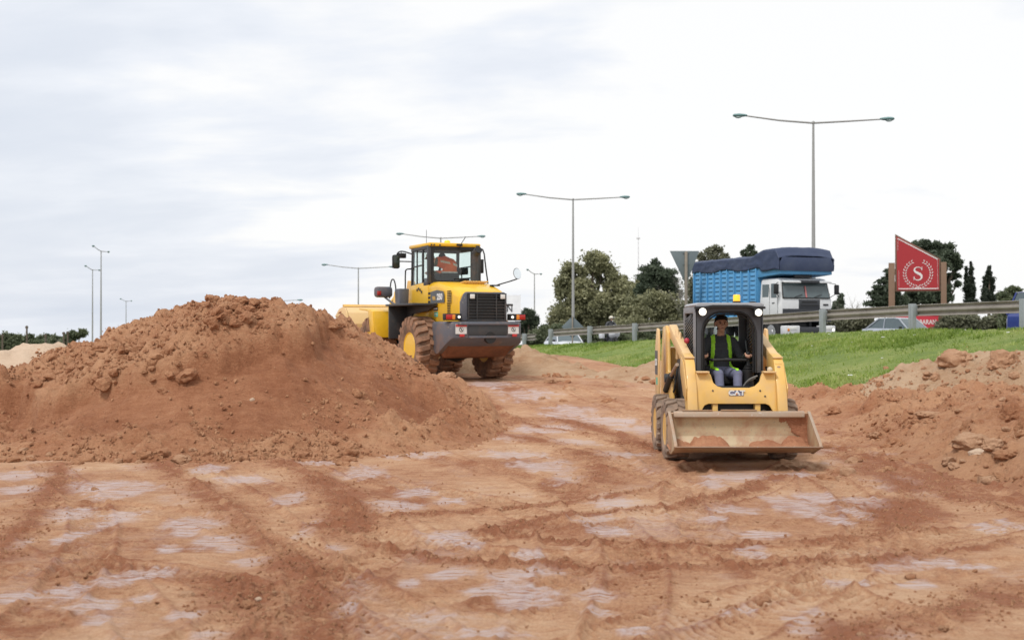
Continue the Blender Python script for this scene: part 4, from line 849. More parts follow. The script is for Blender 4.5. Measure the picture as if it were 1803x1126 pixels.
frame(mb, rrect(.60,.42,0,2.73,.02), rrect(.545,.375,0,2.72,.12), 'y', .06, .09); mb.build('rear_window_surround', M_BLACK, cab)
def pane(name, pts, mat=None, par=None):
    mb = MB(); c = [Vector(p_) for p_ in pts]; nn = (c[1]-c[0]).cross(c[2]-c[0]).normalized()*.006; mb.loft([[p_-nn for p_ in c],[p_+nn for p_ in c]]); return mb.build(name, mat or M_GLASS, par or cab)
pane('rear_window', [(-.55,.10,2.33),(.55,.10,2.33),(.55,.10,3.10),(-.55,.10,3.10)])
pane('side_window', [(-.635,.60,2.32),(-.61,1.28,2.27),(-.61,1.25,3.08),(-.635,.60,3.10)]); pane('side_window', [(.635,.60,2.32),(.61,1.28,2.27),(.61,1.25,3.08),(.635,.60,3.10)])
pane('side_window', [(-.635,.17,2.32),(-.635,.52,2.32),(-.635,.52,3.10),(-.635,.17,3.10)], M_GLASS); pane('side_window', [(.635,.17,2.32),(.635,.52,2.32),(.635,.52,3.10),(.635,.17,3.10)], M_GLASS)
pane('windscreen', [(-.57,1.31,2.28),(.57,1.31,2.28),(.57,1.26,3.08),(-.57,1.26,3.08)])
mb = MB(); mb.box((0,.72,3.20),(1.34,1.36,.09)); rf = mb.build('roof', M_YEL, cab, .03)
for x, y in ((-.62,.06),(-.55,.06),(-.40,.06),(.56,.06),(.61,.06)):
    mb = MB(); mb.box((x,y-.03,3.185),(.03,.03,.035)); mb.build('roof_bolt', M_DKGREY, rf)
mb = MB(); mb.lathe([(3.245,.07),(3.29,.075),(3.32,.06),(3.335,.01)], 'z', (-.08,.35,0), 14); mb.build('beacon', M_AMB, cab)
mb = MB(); mb.tube([(-.66,.25,3.22),(-.66,.25,3.55)], .006, 5); mb.build('antenna', M_BLACK, cab)
mb = MB(); mb.tube([(.10,.04,3.10),(.12,-.02,3.22),(.26,.02,3.40)], .010, 5); mb.box((.10,.02,3.20),(.14,.06,.05)); mb.build('wiper_motor', M_BLACK, cab)
mb = MB(); mb.bar((.0,.075,2.38),(.50,.075,2.42),.015,.03); mb.build('wiper', M_BLACK, cab)
mb = MB(); mb.box((0,.62,2.36),(1.0,.6,.12)); mb.box((.0,1.14,2.45),(.45,.2,.35)); mb.tube([(0,1.1,2.55),(0,.98,2.72)], .03, 6); mb.lathe([(-.012,.18),(0,.195),(.012,.18)], 'z', (0,.98,2.74), 20); mb.box((.42,.72,2.60),(.22,.5,.16)); mb.build('dashboard', M_BLACK, cab, .01)
mb = MB(); mb.box((-.02,.55,2.47),(.48,.45,.12)); mb.box((-.02,.38,2.44),(.46,.10,.20)); mb.build('seat', M_SEAT, cab, .03)
mb = MB(); mb.lathe([(-.01,.002),(-.01,.10),(.01,.09),(.012,.002)], 'y', (.12,1.16,2.98), 14); mb.build('interior_mirror', M_BLACK, cab)
# mirrors and rails outside
mb = MB(); mb.tube([(-.66,1.22,3.03),(-.90,1.25,3.10),(-1.02,1.24,3.06),(-1.06,1.22,2.98)], .016, 6, smooth_pts=1); mb.tube([(-.66,1.22,2.84),(-1.02,1.22,2.84)], .014, 6); mb.build('mirror_bracket', M_BLACK, LR)
mb = MB(); mb.box((-1.08,1.20,2.83),(.20,.10,.34)); mm_ = q('wing_mirror', mb, M_BLACK, None, .05); mb = MB(); mb.box((-1.08,1.145,2.83),(.16,.012,.28)); mb.build('mirror_glass', plain('dark_mirror', (.03,.04,.03), .15, bump=0), mm_, .01)
mb = MB(); mb.box((-.93,1.20,2.98),(.19,.13,.12)); mb.tube([(-.93,1.22,3.03),(-.93,1.24,3.08)], .012, 5); q('cab_work_light', mb, M_BLACK, None, .02)
mb = MB(); mb.tube([(.66,.10,3.14),(.74,.02,3.10),(.77,-.02,2.7),(.82,-.05,2.28)], .018, 6, smooth_pts=1); mb.build('grab_rail', M_BLACK, LR)
mb = MB(); mb.box((.80,.35,2.72),(.14,.10,.34)); mb.tube([(.66,.5,2.85),(.80,.37,2.82)], .014, 5); q('wing_mirror', mb, M_BLACK, None, .04)
mb = MB(); mb.tube([(.50,-1.20,2.20),(.55,-1.25,2.22),(.78,-1.42,2.30),(.92,-1.45,2.35)], .014, 6); mb.tube([(.60,-1.05,2.22),(.72,-1.25,2.27),(.92,-1.45,2.35)], .012, 6); mb.box((.5,-1.12,2.20),(.20,.14,.03)); mb.tube([(.92,-1.45,2.35),(.96,-1.48,2.40)], .012, 6); mb.build('mirror_bracket', M_BLACK, LR)
mb = MB(); rot_ = Matrix.Rotation(R(-18),3,'Y'); 
rings = [[rot_ @ Vector((math.cos(a)*r_*.85, t_, math.sin(a)*r_*1.15))+Vector((.90,-1.48,2.47)) for a in np.linspace(0,2*math.pi,18,endpoint=False)] for t_, r_ in ((.03,.02),(.02,.10),(-.005,.115),(-.012,.108))]
mb.loft(rings); hm = mb.build('hood_mirror', M_BLACK, LR); mb = MB(); rings = [[v_+Vector((0,-.006 if k_ else -.002,0)) for v_ in [(rot_ @ Vector((math.cos(a)*.092, -.014, math.sin(a)*.122)))+Vector((.90,-1.48,2.47)) for a in np.linspace(0,2*math.pi,18,endpoint=False)]] for k_ in (0,1)]; mb.loft(rings); mb.build('mirror_glass', M_MIRR, hm)
mb = MB(); mb.tube([(.40,-.18,2.25),(.40,-.18,2.85),(.41,-.20,2.98),(.44,-.30,3.06)], .095, 14, smooth_pts=1); mb.build('exhaust_stack', M_DKGREY, LR)
mb = MB(); mb.lathe([(0,.088),(.02,.088),(.021,.01)], 'z', (0,0,0), 14); ex = mb.build('exhaust_mouth', M_BLACK, LR); ex.matrix_local = Matrix.Translation((.447,-.315,3.068)) @ Matrix.Rotation(R(62),4,'X')
# arms and bucket
for s_ in (-.38, .38):
    mb = MB(); mb.prism([(2.45,2.05),(2.75,2.20),(3.30,1.95),(4.30,1.10),(4.75,.78),(4.70,.55),(4.45,.60),(3.4,1.30),(2.85,1.75),(2.45,1.80)], 'x', s_-.06, s_+.06); q('lift_arm', mb, M_YEL, None, .015)
    mb = MB(); mb.prism([(2.25,.9),(2.25,1.75),(2.40,2.15),(2.70,2.15),(2.85,1.8),(3.1,1.3),(3.1,.9)], 'x', s_*1.42-.03, s_*1.42+.03); q('arm_tower', mb, M_YEL, None, .01)
    mb = MB(); mb.tube([(s_*1.2,2.6,.95),(s_*1.2,3.4,1.05)], .07, 10); mb.tube([(s_*1.2,3.4,1.05),(s_*1.2,3.9,1.15)], .04, 8); mb.build('lift_cylinder', M_DKGREY, LR)
kt = text('maker_lettering', 'KOMATSU', .20, M_BLKS, LR, (-.447,3.30,1.74), ROT_LEFT, .002, .006, 1.0); kt.matrix_local = Matrix.Translation((-.447,3.30,1.72)) @ ROT_LEFT.to_matrix().to_4x4() @ Matrix.Rotation(R(38),4,'Z')
mb = MB(); mb.prism([(2.6,1.75),(2.85,2.42),(3.05,2.45),(3.25,1.95),(3.1,1.6)], 'x', -.07, .07); q('tilt_lever', mb, M_YELD, None, .01)
mb = MB(); mb.tube([(0,2.3,2.05),(0,2.95,2.35)], .07, 10); mb.tube([(0,3.0,2.3),(0,4.3,1.65)], .05, 8); mb.build('tilt_cylinder', M_DKGREY, LR)
M_BUCK = paint('bucket_paint', (.74,.52,.24), .5, .45, (.66,.46,.28), 0, 1.5)
prof = [(5.70,1.66),(5.40,1.52),(4.95,1.22),(4.72,1.06),(4.60,1.20),(4.55,1.45),(4.66,1.75),(4.90,1.93)]
bk = empty('bucket'); bk.parent = LR; bk.location = (.1,0,-.13)
mb = MB(); th = [(y_*1.0+.03*(1 if k<4 else 0), z_+.035) for k,(y_,z_) in enumerate(prof)]
cy, cz = 5.1, 1.5; inn = [(y_+(cy-y_)*.07, z_+(cz+.1-z_)*.07) for y_, z_ in prof]
mb.prism(prof+inn[::-1], 'x', -1.28, 1.28); mb.build('bucket_shell', M_BUCK, bk, .006)
for s_ in (-1,1):
    mb = MB(); mb.prism(prof+[(5.35,1.86)], 'x', s_*1.25, s_*1.30); mb.build('bucket_side', M_BUCK, bk, .006)
mb = MB(); mb.prism([(4.86,1.92),(4.94,1.98),(5.05,1.96),(4.98,1.90)], 'x', -1.30, 1.30); mb.build('spill_guard', M_YELD, bk)
mb = MB(); mb.box((.3,4.50,1.35),(.12,.22,.5)); mb.box((-.45,4.50,1.35),(.12,.22,.5)); mb.box((.0,4.50,1.35),(.12,.22,.5)); mb.build('bucket_hinge', M_DKGREY, bk, .01)

# operator of the loader: leaning to the left
root_m = LR.matrix_basis.copy()
pp = []; S = Vector((-.02,.60,2.50))
pp += [('b', S+Vector((.10,0,.05)), (.20,.17,.13)), ('c', S+Vector((.10,.0,.05)), S+Vector((.12,.0,.22)), .165, .165), ('c', S+Vector((.12,.0,.22)), S+Vector((.02,.10,.31)), .165, .15), ('c', S+Vector((.12,.0,.26)), S+Vector((-.12,.16,.33)), .145, .115),
       ('c', S+Vector((-.12,.16,.33)), S+Vector((-.24,.22,.38)), .06, .055)]
P = head(pp, (-.29+S.x,S.y+.27,S.z+.42), (-.45,1,-.45))
for sg in (-1,1):
    sh_ = S+Vector((-.08+sg*.17,.16-sg*.03,.28)); el = sh_+Vector((sg*.06,.16,-.22)); wr = el+Vector((-sg*.06,.20,.02)); pp += [('c', sh_, el, .062, .05), ('c', el, wr, .047, .030)]
    hand(pp, wr, (-sg*.2,1,.1), (0,-.1,1), sg, .6)
    kn = S+Vector((sg*.16,.42,.06)); pp += [('c', S+Vector((sg*.09,.02,.0)), kn, .095, .068), ('c', kn, kn+Vector((0,.12,-.30)), .062, .045)]
def pk(c):
    if c[0] < -.22 and c[2] > S.z+.29 and c[1] > S.y+.13: return 0
    if c[1] > S.y+.36 and c[2] > S.z+.02 and c[2] < S.z+.25 and abs(c[0]) < .34: return 0
    return 2 if c[2] < S.z+.04 else 1
lo = body(pp, .012, [M_SKIN, M_OLIVE, M_TROU], pk)
lo.matrix_basis = root_m
tag(lo, 'person in orange safety vest and pale cap bent forward inside the wheel loader cab', 'person')
vz = shell(lo, 'safety_vest', lambda c, n_: S.z-.02 < c.z < S.z+.50 and -.17 < c.x-S.x < .32 and c.y < S.y+.22, .012, M_ORANGE)
shell(lo, 'reflective_band', lambda c, n_: ((abs(c.z-(S.z+.27)+.3*(c.x-S.x-.1)) < .026 and abs(c.x-S.x-.1) > .035) or abs(c.z-(S.z+.05)) < .025) and -.12 < c.x-S.x < .28 and c.y < S.y+.12, .016, M_REFL)
mb = MB(); mb.ball(P(0,-.012,.062), (.092,.094,.075), 16, 10); mb.loft([[P(-.06,.06,.05),P(.06,.06,.05),P(.06,.06,.06),P(-.06,.06,.06)],[P(-.05,.15,.035),P(.05,.15,.035),P(.05,.15,.042),P(-.05,.15,.042)]]); mb.ball(P(0,-.07,-.01), (.06,.04,.06), 10, 6); mb.build('cap', M_BEIGE, lo)
# ------------------------------------------------------------------ skid loader (local: -y towards the camera = forwards, origin on the ground under the front axle)
SK = empty('skid_steer_loader', (2.85, 15.7, 0), 0, 'compact yellow skid steer loader with a worn bucket, facing the camera on the muddy lane', 'skid loader')
def k_(name, mb, mat, parent=None, bevel=0, ang=35): return mb.build(name, mat, parent or SK, bevel, ang)
for sx in (-1, 1):
    for y in (0, 1.05): wheel(SK, (sx*.70, y, .40), .40, .31, .21, sx, 16, M_TYRE2, M_TYRE2, M_CATY, .028, skew=.55, dish=.07)
# lower frame
mb = MB(); mb.box((0,.55,.52),(1.04,1.95,.52)); mb.box((0,1.62,.95),(1.30,.42,1.0)); k_('chassis', mb, M_CATY, None, .03)
mb = MB(); mb.box((0,.5,.245),(.95,1.9,.05)); k_('belly_plate', mb, M_UNDER, None, .01)
# rear towers
for s_ in (-1,1):
    mb = MB(); mb.prism([(.62,.60),(.66,1.0),(1.02,1.12),(1.12,1.66),(1.30,1.76),(1.62,1.74),(1.80,1.35),(1.86,.62)], 'x', s_*.62, s_*.66); k_('rear_tower', mb, M_CATY, None, .01)
    mb = MB(); mb.prism([(1.20,.72),(1.16,1.45),(1.22,1.70),(1.34,1.72),(1.52,1.45),(1.50,.72)], 'x', s_*.75, s_*.785); lk = k_('rear_link', mb, M_CATP, None, .008)
    mb = MB(); mb.prism([(1.21,1.06),(1.20,1.40),(1.49,1.40),(1.49,1.06)], 'x', s_*.786, s_*.790); dc = mb.build('link_decal', M_DGREYS, lk)
    text('number_lettering', '226B', .13, M_WHITE, dc, (s_*.794,1.345,1.23), ROT_LEFT if s_ < 0 else ROT_RIGHT, .002, .003, .85)
    mb = MB(); mb.prism([(1.22,.92),(1.22,1.02),(1.36,1.02),(1.36,.92)], 'x', s_*.786, s_*.790); mb.build('info_sticker', M_GREENS, lk)
    # lift arm: long bar falling forwards along the cab, then the knee and the leg
    xa = s_*.568
    mb = MB(); mb.prism([(1.45,1.62),(1.40,1.74),(1.18,1.77),(1.02,1.72),(-.28,1.36),(-.34,1.30),(-.28,1.20),(1.0,1.55)], 'x', xa-.055, xa+.055); k_('lift_arm', mb, M_CATP, None, .012)
    mb = MB(); mb.prism([(-.02,1.42),(-.30,1.37),(-.42,1.28),(-.58,.98),(-.66,.70),(-.68,.42),(-.50,.38),(-.46,.62),(-.30,.90),(.02,1.22)], 'x', s_*.505, s_*.632); kn = k_('arm_knee', mb, M_CATY, None, .015)
    mb = MB(); mb.prism([(-.10,1.36),(-.36,1.28),(-.60,.96),(-.55,.80),(-.34,.86),(-.06,1.15)], 'x', s_*.634, s_*.648); mb.build('arm_cheek', M_CATY, kn, .006)
    mb = MB(); mb.box((s_*.568,-.352,1.345),(.13,.05,.02)); mb.build('arm_seam', M_CATP, kn, .004)
    mb = MB(); mb.prism([(.45,.62),(.45,1.25),(.95,1.32),(1.15,.62)], 'x', s_*.49, s_*.545); k_('tower_plate', mb, M_DKGREY, None, .008)
    mb = MB(); mb.tube([(s_*.68,1.10,.85),(s_*.68,.55,1.08)], .045, 12); mb.build('lift_cylinder', M_BLACK, SK); mb = MB(); mb.tube([(s_*.68,.55,1.08),(s_*.66,.12,1.24)], .025, 10); mb.build('cylinder_rod', M_STEEL, SK)
    mb = MB(); mb.lathe([(s_*.60,.06),(s_*.73,.06),(s_*.735,.045),(s_*.735,.002)], 'x', (0,.86,1.03), 16); mb.build('hydraulic_motor', M_DKGREY, SK)
    mb = MB(); mb.tube([(s_*.60,.50,1.20),(s_*.64,.42,.98),(s_*.64,.62,.82),(s_*.62,.80,.95)], .016, 6, smooth_pts=2); mb.build('hose', M_RUB, SK)
mb = MB(); mb.tube([(-.57,.50,1.50),(-.60,.60,1.70),(-.56,.72,1.66),(-.55,.85,1.3)], .03, 8, smooth_pts=1); mb.tube([(-.56,.42,1.40),(-.57,.55,1.66),(-.53,.66,1.62),(-.52,.8,1.3)], .022, 8, smooth_pts=1); k_('hose', mb, M_CATP)
mb = MB(); mb.ball((-.535,.10,1.555), .038, 10, 8); k_('red_cap', mb, plain('red_plastic', (.40,.03,.05), .5))
for z in (1.235,1.175,1.105):
    mb = MB(); mb.lathe([(-.455,.006),(-.452,.026),(-.415,.028),(-.41,.034),(-.385,.034)], 'y', (.560,0,z-.02), 12); k_('coupler', mb, M_STEEL)
mb = MB(); mb.box((.560,-.42,1.14),(.085,.03,.27)); k_('coupler_plate', mb, M_CATY, None, .005)
# cross member between the arms
mb = MB()
o_ = []; 
outl = [(-.505,1.155),(-.335,1.155),(-.315,1.12),(-.29,1.03),(-.24,.985),(-.17,.965),(.17,.965),(.24,.985),(.30,1.04),(.325,1.12),(.345,1.155),(.505,1.155),(.505,.60),(.465,.60),(.45,.68),(.41,.745),(.36,.765),(-.36,.765),(-.41,.745),(-.45,.68),(-.465,.60),(-.505,.60)]
rings = [[Vector((u, -.62+(v-.6)*.22+dy, v)) for u, v in outl] for dy in (0, .05)]
mb.loft(rings); cm = k_('cross_member', mb, M_CATY, None, .008)
for s_ in (-1,1):
    mb = MB(); mb.box((s_*.425,-.50,1.165),(.16,.16,.02)); mb.build('cross_member_lip', M_CATP, cm, .004)
mb = MB(); mb.ball((.435,-.50,1.195), .036, 10, 8); mb.build('marker_knob', plain('beige_knob', (.6,.5,.36), .5), cm)
for (u,v) in ((-.30,.93),(.30,.93),(-.08,.88),(.36,.86)):
    mb = MB(); mb.lathe([(-.012,.001),(-.011,.011),(.0,.012)], 'y', (u,-.62+(v-.6)*.22,v), 8); mb.build('bolt', M_DKGREY, cm)
# CAT plate: white letters on a scuffed patch with a small triangle in the A
pl_r = Euler((R(90)-math.atan(.22)*1.0, 0, 0)); pl_r = Euler((R(78), 0, 0)); yy = -.62+(.90-.6)*.22
mb = MB(); mb.prism([(-.095,.865),(.09,.865),(.09,.935),(-.095,.935)], 'y', yy-.011, yy-.004); plq = mb.build('name_plate', paint('scuffed_plate', (.10,.11,.22), .6, .4, (.6,.58,.58), 0, 30), cm)
text('plate_lettering', 'CAT', .085, M_WHITE, plq, (0,yy-.016,.90), ROT_BACK, .002, .0035, 1.25)
mb = MB(); mb.loft([[Vector((-.012+x,yy-.0215,z+.006)) for x,z in ((0,.892),(.022,.892),(.011,.868))],[Vector((-.012+x,yy-.0185,z+.006)) for x,z in ((0,.892),(.022,.892),(.011,.868))]]); mb.build('plate_emblem', M_AMBO, plq)
# dark machinery behind and under the cross member
mb = MB(); mb.box((0,-.30,.62),(.92,.3,.30)); mb.box((0,-.15,.86),(.7,.05,.22)); k_('front_bulkhead', mb, M_BLACK, None, .02)
for x in (-.36,.36):
    mb = MB(); mb.tube([(x,-.30,.72),(x+.02,-.62,.52)], .05, 12); mb.tube([(x,-.42,.66),(x,-.42,.52)], .02, 6); k_('tilt_cylinder', mb, M_STEEL)
for x in (-.27,.27):
    mb = MB(); mb.box((x,-.5,.62),(.07,.12,.3)); k_('tilt_link', mb, M_CATY, None, .01)
# cab
cbk = empty('cab'); cbk.parent = SK
yf, yb = -.02, .98
def arch(hw, top, bot, rad, n=10, k=1.0):
    "outline of an opening, starting bottom right, counter clockwise"
    out = [(hw, bot), (hw, bot+(top-bot)*.35), (hw, bot+(top-bot)*.60)]
    for j in range(n+1):
        a = math.pi/2*j/n; out.append((hw-rad+math.cos(a)*rad, top-rad*k+math.sin(a)*rad*k))
    return out+[(-x, z) for x, z in out[::-1]]
inn = arch(.350, 1.93, 1.14, .24, 10, 1.15); n_o = len(inn)
outr = []
for (x, z) in inn:
    if z < 1.65: outr.append((math.copysign(.432, x), z))
    else:
        a = math.atan2(z-1.70, x); c_, s1 = math.cos(a), math.sin(a); t_ = min(.432/abs(c_) if abs(c_) > 1e-6 else 9e9, .325/s1 if s1 > 1e-6 else 9e9); outr.append((c_*t_, 1.70+s1*t_))
M_CABG = paint('cab_grey', (.068,.072,.080), .4, .12, (.20,.17,.15), .1, 2.0)
mb = MB()
P3 = lambda u, v, t: Vector((u, t, v))
vs = [P3(u,v,yf) for u,v in outr]+[P3(u,v,yf) for u,v in inn]+[P3(u,v,yf+.07) for u,v in outr]+[P3(u,v,yf+.07) for u,v in inn]; fs = []
for i in range(n_o-1):
    j = i+1; fs += [(i,j,n_o+j,n_o+i),(2*n_o+i,3*n_o+i,3*n_o+j,2*n_o+j),(i,2*n_o+i,2*n_o+j,j),(n_o+i,n_o+j,3*n_o+j,3*n_o+i)]
mb._add(vs, fs); fp = mb.build('front_frame', M_CABG, cbk, 0)
mb = MB(); mb.tube([P3(u*1.0,v,yf-.012) for u,v in inn], .014, 8); mb.build('door_seal', M_BLACK, fp)
mb = MB(); mb.tube([P3(u*.93,1.14+(v-1.14)*.965,yf+.02) for u,v in inn], .011, 8); mb.build('door_seal', M_BLACK, fp)
# roof
mb = MB(); mb.loft([[Vector((x,y,z)) for x,z in ((-w__,2.0),(-w__-.01,2.03),(-w__+.03,2.055),(w__-.03,2.055),(w__+.01,2.03),(w__,2.0))] for y, w__ in ((-.10,.44),(.2,.445),(1.0,.43))]); mb.build('roof', plain('roof_glare_grey', (.34,.35,.37), .35, scale=4), cbk, .008)  # roof grey lightened: glare along its edge is put into the colour
mb = MB(); mb.loft([[Vector((x,y,2.025-.02*(abs(x)>.3))) for x in np.linspace(-.46,.46,9)]+[Vector((x,y,1.995-.02*(abs(x)>.3))) for x in np.linspace(.46,-.46,9)] for y in (-.13,-.04)]); mb.build('visor', M_BLACK, cbk)
# side walls with slatted guards
for s_ in (-1,1):
    x = s_*.435
    mb = MB(); frame(mb, [(yf,1.12),(yb,1.12),(yb,2.0),(yf,2.0)], [(yf+.12,1.24),(yb-.10,1.24),(yb-.10,1.92),(yf+.12,1.92)], 'x', x-.018, x+.018); sw = mb.build('side_frame', plain('side_frame_lit_grey', (.20,.20,.21), .45, scale=4) if s_ < 0 else M_CABG, cbk, .006)  # left frame is lit cab grey: the side light is put into its colour
    mb = MB()
    n = 15
    for k in range(n):
        z0 = 1.24+.68*k/n*1.02; a = (yf+.12, min(z0+.13, 1.92)); b = (yb-.10, max(z0-.10+.04, 1.24)); mb.bar((x,a[0],a[1]),(x,b[0],b[1]),.022,.020)
    mb.box((x,.42,1.58),(.014,.03,.68)); mb.build('side_guard', M_CABG, sw)
# rear wall with window
wi = rrect(.30,.225,.02,1.71,.10,5); wo_ = rrect(.42,.43,0,1.57,.01,5)
mb = MB(); frame(mb, wo_, wi, 'y', yb-.02, yb+.02); mb.build('rear_wall', M_CABG, cbk)
mb = MB(); c4 = [(-.28,1.48),(.32,1.48),(.32,1.935),(-.28,1.935)]; mb.prism(c4, 'y', yb-.003, yb+.003); mb.build('rear_window', M_GLASS, cbk)
mb = MB(); mb.box((0,.45,.92),(.84,1.0,.06)); mb.box((0,.95,1.1),(.84,.06,.4)); mb.build('floor_pan', M_BLACK, cbk, .01)
mb = MB(); mb.box((0,.62,1.03),(.46,.46,.13)); mb.box((0,.84,1.28),(.44,.10,.46)); mb.build('seat', M_SEAT, cbk, .04)
mb = MB(); mb.box((-.34,.05,1.90),(.09,.10,.01)); mb.lathe([(-.16,.050),(-.155,.054),(-.09,.045),(-.07,.01)], 'y', (-.365,0,1.935), 16); h1 = mb.build('work_light', M_BLACK, cbk)
mb = MB(); mb.lathe([(-.172,.002),(-.170,.030),(-.160,.049),(-.15,.049)], 'y', (-.365,0,1.935), 16); mb.build('bulb_lens', M_LIT, h1)
mb = MB(); mb.box((.365,-.12,1.925),(.115,.07,.105)); h1 = mb.build('work_light', M_BLACK, cbk, .012); mb = MB(); mb.lathe([(-.170,.002),(-.168,.034),(-.158,.046),(-.15,.046)], 'y', (.365,0,1.925), 16); mb.build('bulb_lens', M_LIT, h1)
mb = MB(); mb.lathe([(2.055,.055),(2.075,.058),(2.08,.045)], 'z', (.13,.12,0), 14); b0 = mb.build('beacon', M_BLACK, cbk); mb = MB(); mb.lathe([(2.08,.047),(2.15,.047),(2.165,.040),(2.168,.005)], 'z', (.13,.12,0), 16); mb.build('beacon_lens', M_AMB, b0)
mb = MB(); mb.ball((.34,.10,2.06), (.05,.05,.02), 10, 6); mb.build('horn_cap', M_BLACK, cbk)
# lap bar and joystick pods
mb = MB(); mb.tube([(-.19,.12,1.30),(0,.10,1.305),(.25,.12,1.30)], .020, 8); mb.tube([(-.035,.10,1.305),(.035,.10,1.305)], .027, 8); mb.tube([(-.19,.12,1.30),(-.30,.30,1.32),(-.39,.80,1.55)], .018, 8, smooth_pts=1); mb.tube([(.25,.12,1.30),(.32,.30,1.32),(.39,.80,1.55)], .018, 8, smooth_pts=1); mb.build('lap_bar', M_BLACK, cbk)
for s_ in (-1,1):
    x = s_*.285+.0
    mb = MB(); mb.lathe([(.96,.075),(1.10,.078),(1.14,.085),(1.16,.085),(1.175,.060),(1.19,.066),(1.205,.050),(1.22,.056),(1.235,.030),(1.30,.017)], 'z', (x,.16,0), 18); pod = mb.build('joystick_pod', M_BLACK, cbk)
    mb = MB(); mb.tube([(x,.16,1.28),(x,.15,1.36)], [.018,.021], 10); mb.ball((x,.145,1.385), (.036,.034,.028), 12, 8); mb.build('joystick_grip', M_BLACK, pod)
mb = MB(); mb.tube([(.36,-.1,1.10),(.25,-.05,1.05),(.18,.02,.93),(.16,.1,.9)], .012, 6, smooth_pts=2); mb.tube([(.34,-.08,1.07),(.24,-.03,1.02),(.17,.04,.91)], .010, 6, smooth_pts=2); mb.build('hose', plain('grey_hose', (.22,.22,.21), .5), cbk)
# bucket
bks = empty('bucket'); bks.parent = SK; W2 = .878; bks.location = (-.01,-.42,.025); bks.scale = (1,.8,.985)
def bp(y, z): return (y, z)
prof = [(-.40,.655),(-.365,.60),(-.33,.50),(-.33,.34),(-.40,.215),(-.55,.165),(-.70,.165),(-1.20,.272)]
inn2 = [(-.425,.64),(-.39,.59),(-.36,.49),(-.36,.35),(-.42,.24),(-.56,.195),(-.70,.195),(-1.20,.284)]
M_BKT = NT('worn_bucket'); p_ = M_BKT.coord(); a1 = M_BKT.noise(p_, 2.2, 6, .6, .4); a2 = M_BKT.noise(p_, 14, 6, .7, .6); a3 = M_BKT.noise(p_, 45, 4, .7)
sepn = M_BKT.n('ShaderNodeSeparateXYZ'); M_BKT.l(p_, sepn.inputs[0])
c_ = M_BKT.mix(a2, (.42,.33,.20), (.56,.44,.29)); c_ = M_BKT.mix(M_BKT.ramp(a3, [(.60,0),(.66,.7)]), c_, (.22,.23,.22)); c_ = M_BKT.mix(M_BKT.ramp(M_BKT.math('ADD', M_BKT.math('MULTIPLY', a1, .7), M_BKT.math('MULTIPLY', a2, .3)), [(.46,0),(.56,.8)]), c_, (.40,.225,.135))
M_BKT.set(Base_Color=c_, Roughness=.5, Metallic=.15); M_BKT.bump(a2, .25, .01); M_BKT = M_BKT.m
mb = MB(); mb.prism(prof+inn2[::-1], 'x', -W2+.012, W2-.012); mb.build('bucket_shell', M_BKT, bks, .003)
mb = MB(); mb.prism([(-.36,.655),(-.40,.672),(-.455,.660),(-.47,.60),(-.452,.585),(-.40,.635)], 'x', -W2+.06, W2-.06); mb.build('top_roll', M_STEEL, bks, .006)
for s_ in (-1,1):
    sp = [(-.37,.665),(-.455,.66),(-1.17,.30),(-1.16,.255),(-.70,.150),(-.54,.150),(-.385,.20),(-.315,.33),(-.315,.50)]
    mb = MB(); mb.prism(sp, 'x', s_*(W2-.012), s_*(W2+.004)); mb.build('bucket_side', M_BKT, bks, .003)
    mb = MB(); mb.prism([(-.45,.672),(-.47,.655),(-1.19,.278),(-1.17,.31)], 'x', s_*(W2-.025), s_*(W2+.012)); mb.build('side_edge', M_STEEL, bks, .003)
mb = MB(); mb.prism([(-1.10,.247),(-1.235,.275),(-1.235,.288),(-1.10,.272)], 'x', -W2-.012, W2+.012); mb.build('cutting_edge', M_STEEL, bks, .002)
mb = MB(); mb.box((0,-.425,.682),(.45,.03,.018)); mb.box((-.52,-.425,.680),(.38,.03,.014)); mb.build('top_strip', paint('rusty_strip', (.36,.26,.17), .8, .6, (.34,.18,.10), 0, 9), bks, .003)
# caked earth in the bucket
def cake(name, x0, x1, hmax, seed, ycen=-.52):
    n, m_ = 40, 12; V = []
    for i in range(n):
        u = i/(n-1); x = x0+(x1-x0)*u; env = math.sin(math.pi*u)**.6
        for j in range(m_):
            v = j/(m_-1); hgt = hmax*env*(.5+.6*abs(float(fbm(np.array(x), np.array(seed*3.1), 5, 4, seed))))
            ang = v; zz = .235+ (hgt)*(1-v)**1.3; yy_ = -.375-.36*v-.02*float(fbm(np.array(x), np.array(v*.4), 14, 2, seed)); V.append((x, yy_, zz-.03*v))
    return mesh_obj(name, V, grid_faces(n, m_), M_CAKE, bks, attrs=dict(slick_sheen=np.zeros(n*m_), damp_tone=np.full(n*m_, .5), field=np.zeros(n*m_)))
M_CAKE = dirt_mat('caked_earth', (.52,.28,.16), (.43,.20,.11), (.32,.13,.07))
cake('caked_earth', -.62, -.12, .23, 5); cake('caked_earth', .12, .55, .12, 8); cake('caked_earth', .52, .90, .17, 11); cake('caked_earth', -.90, -.58, .11, 14)
V = []; n, m_ = 26, 26
for i in range(n):
    for j in range(m_):
        u, v = i/(n-1), j/(m_-1); x = .40+.49*u; z = .26+.36*v; e = min(u*4,(1-0)*4,1)*min((1-v)*6,1); r_ = float(fbm(np.array(x), np.array(z), 8, 3, 40))
        edge_ = .30+.5*v+.25*r_; dd = .006+.012*(1+r_) if (u > .75-.55*v+.2*r_) else -.02
        V.append((x, -.36-dd-(.0 if z > .34 else (.34-z)*.55)-max(0,z-.5)*.3, z))
mesh_obj('caked_earth', V, grid_faces(n, m_), M_CAKE, bks, attrs=dict(slick_sheen=np.zeros(n*m_), damp_tone=np.full(n*m_, .7), field=np.zeros(n*m_)))

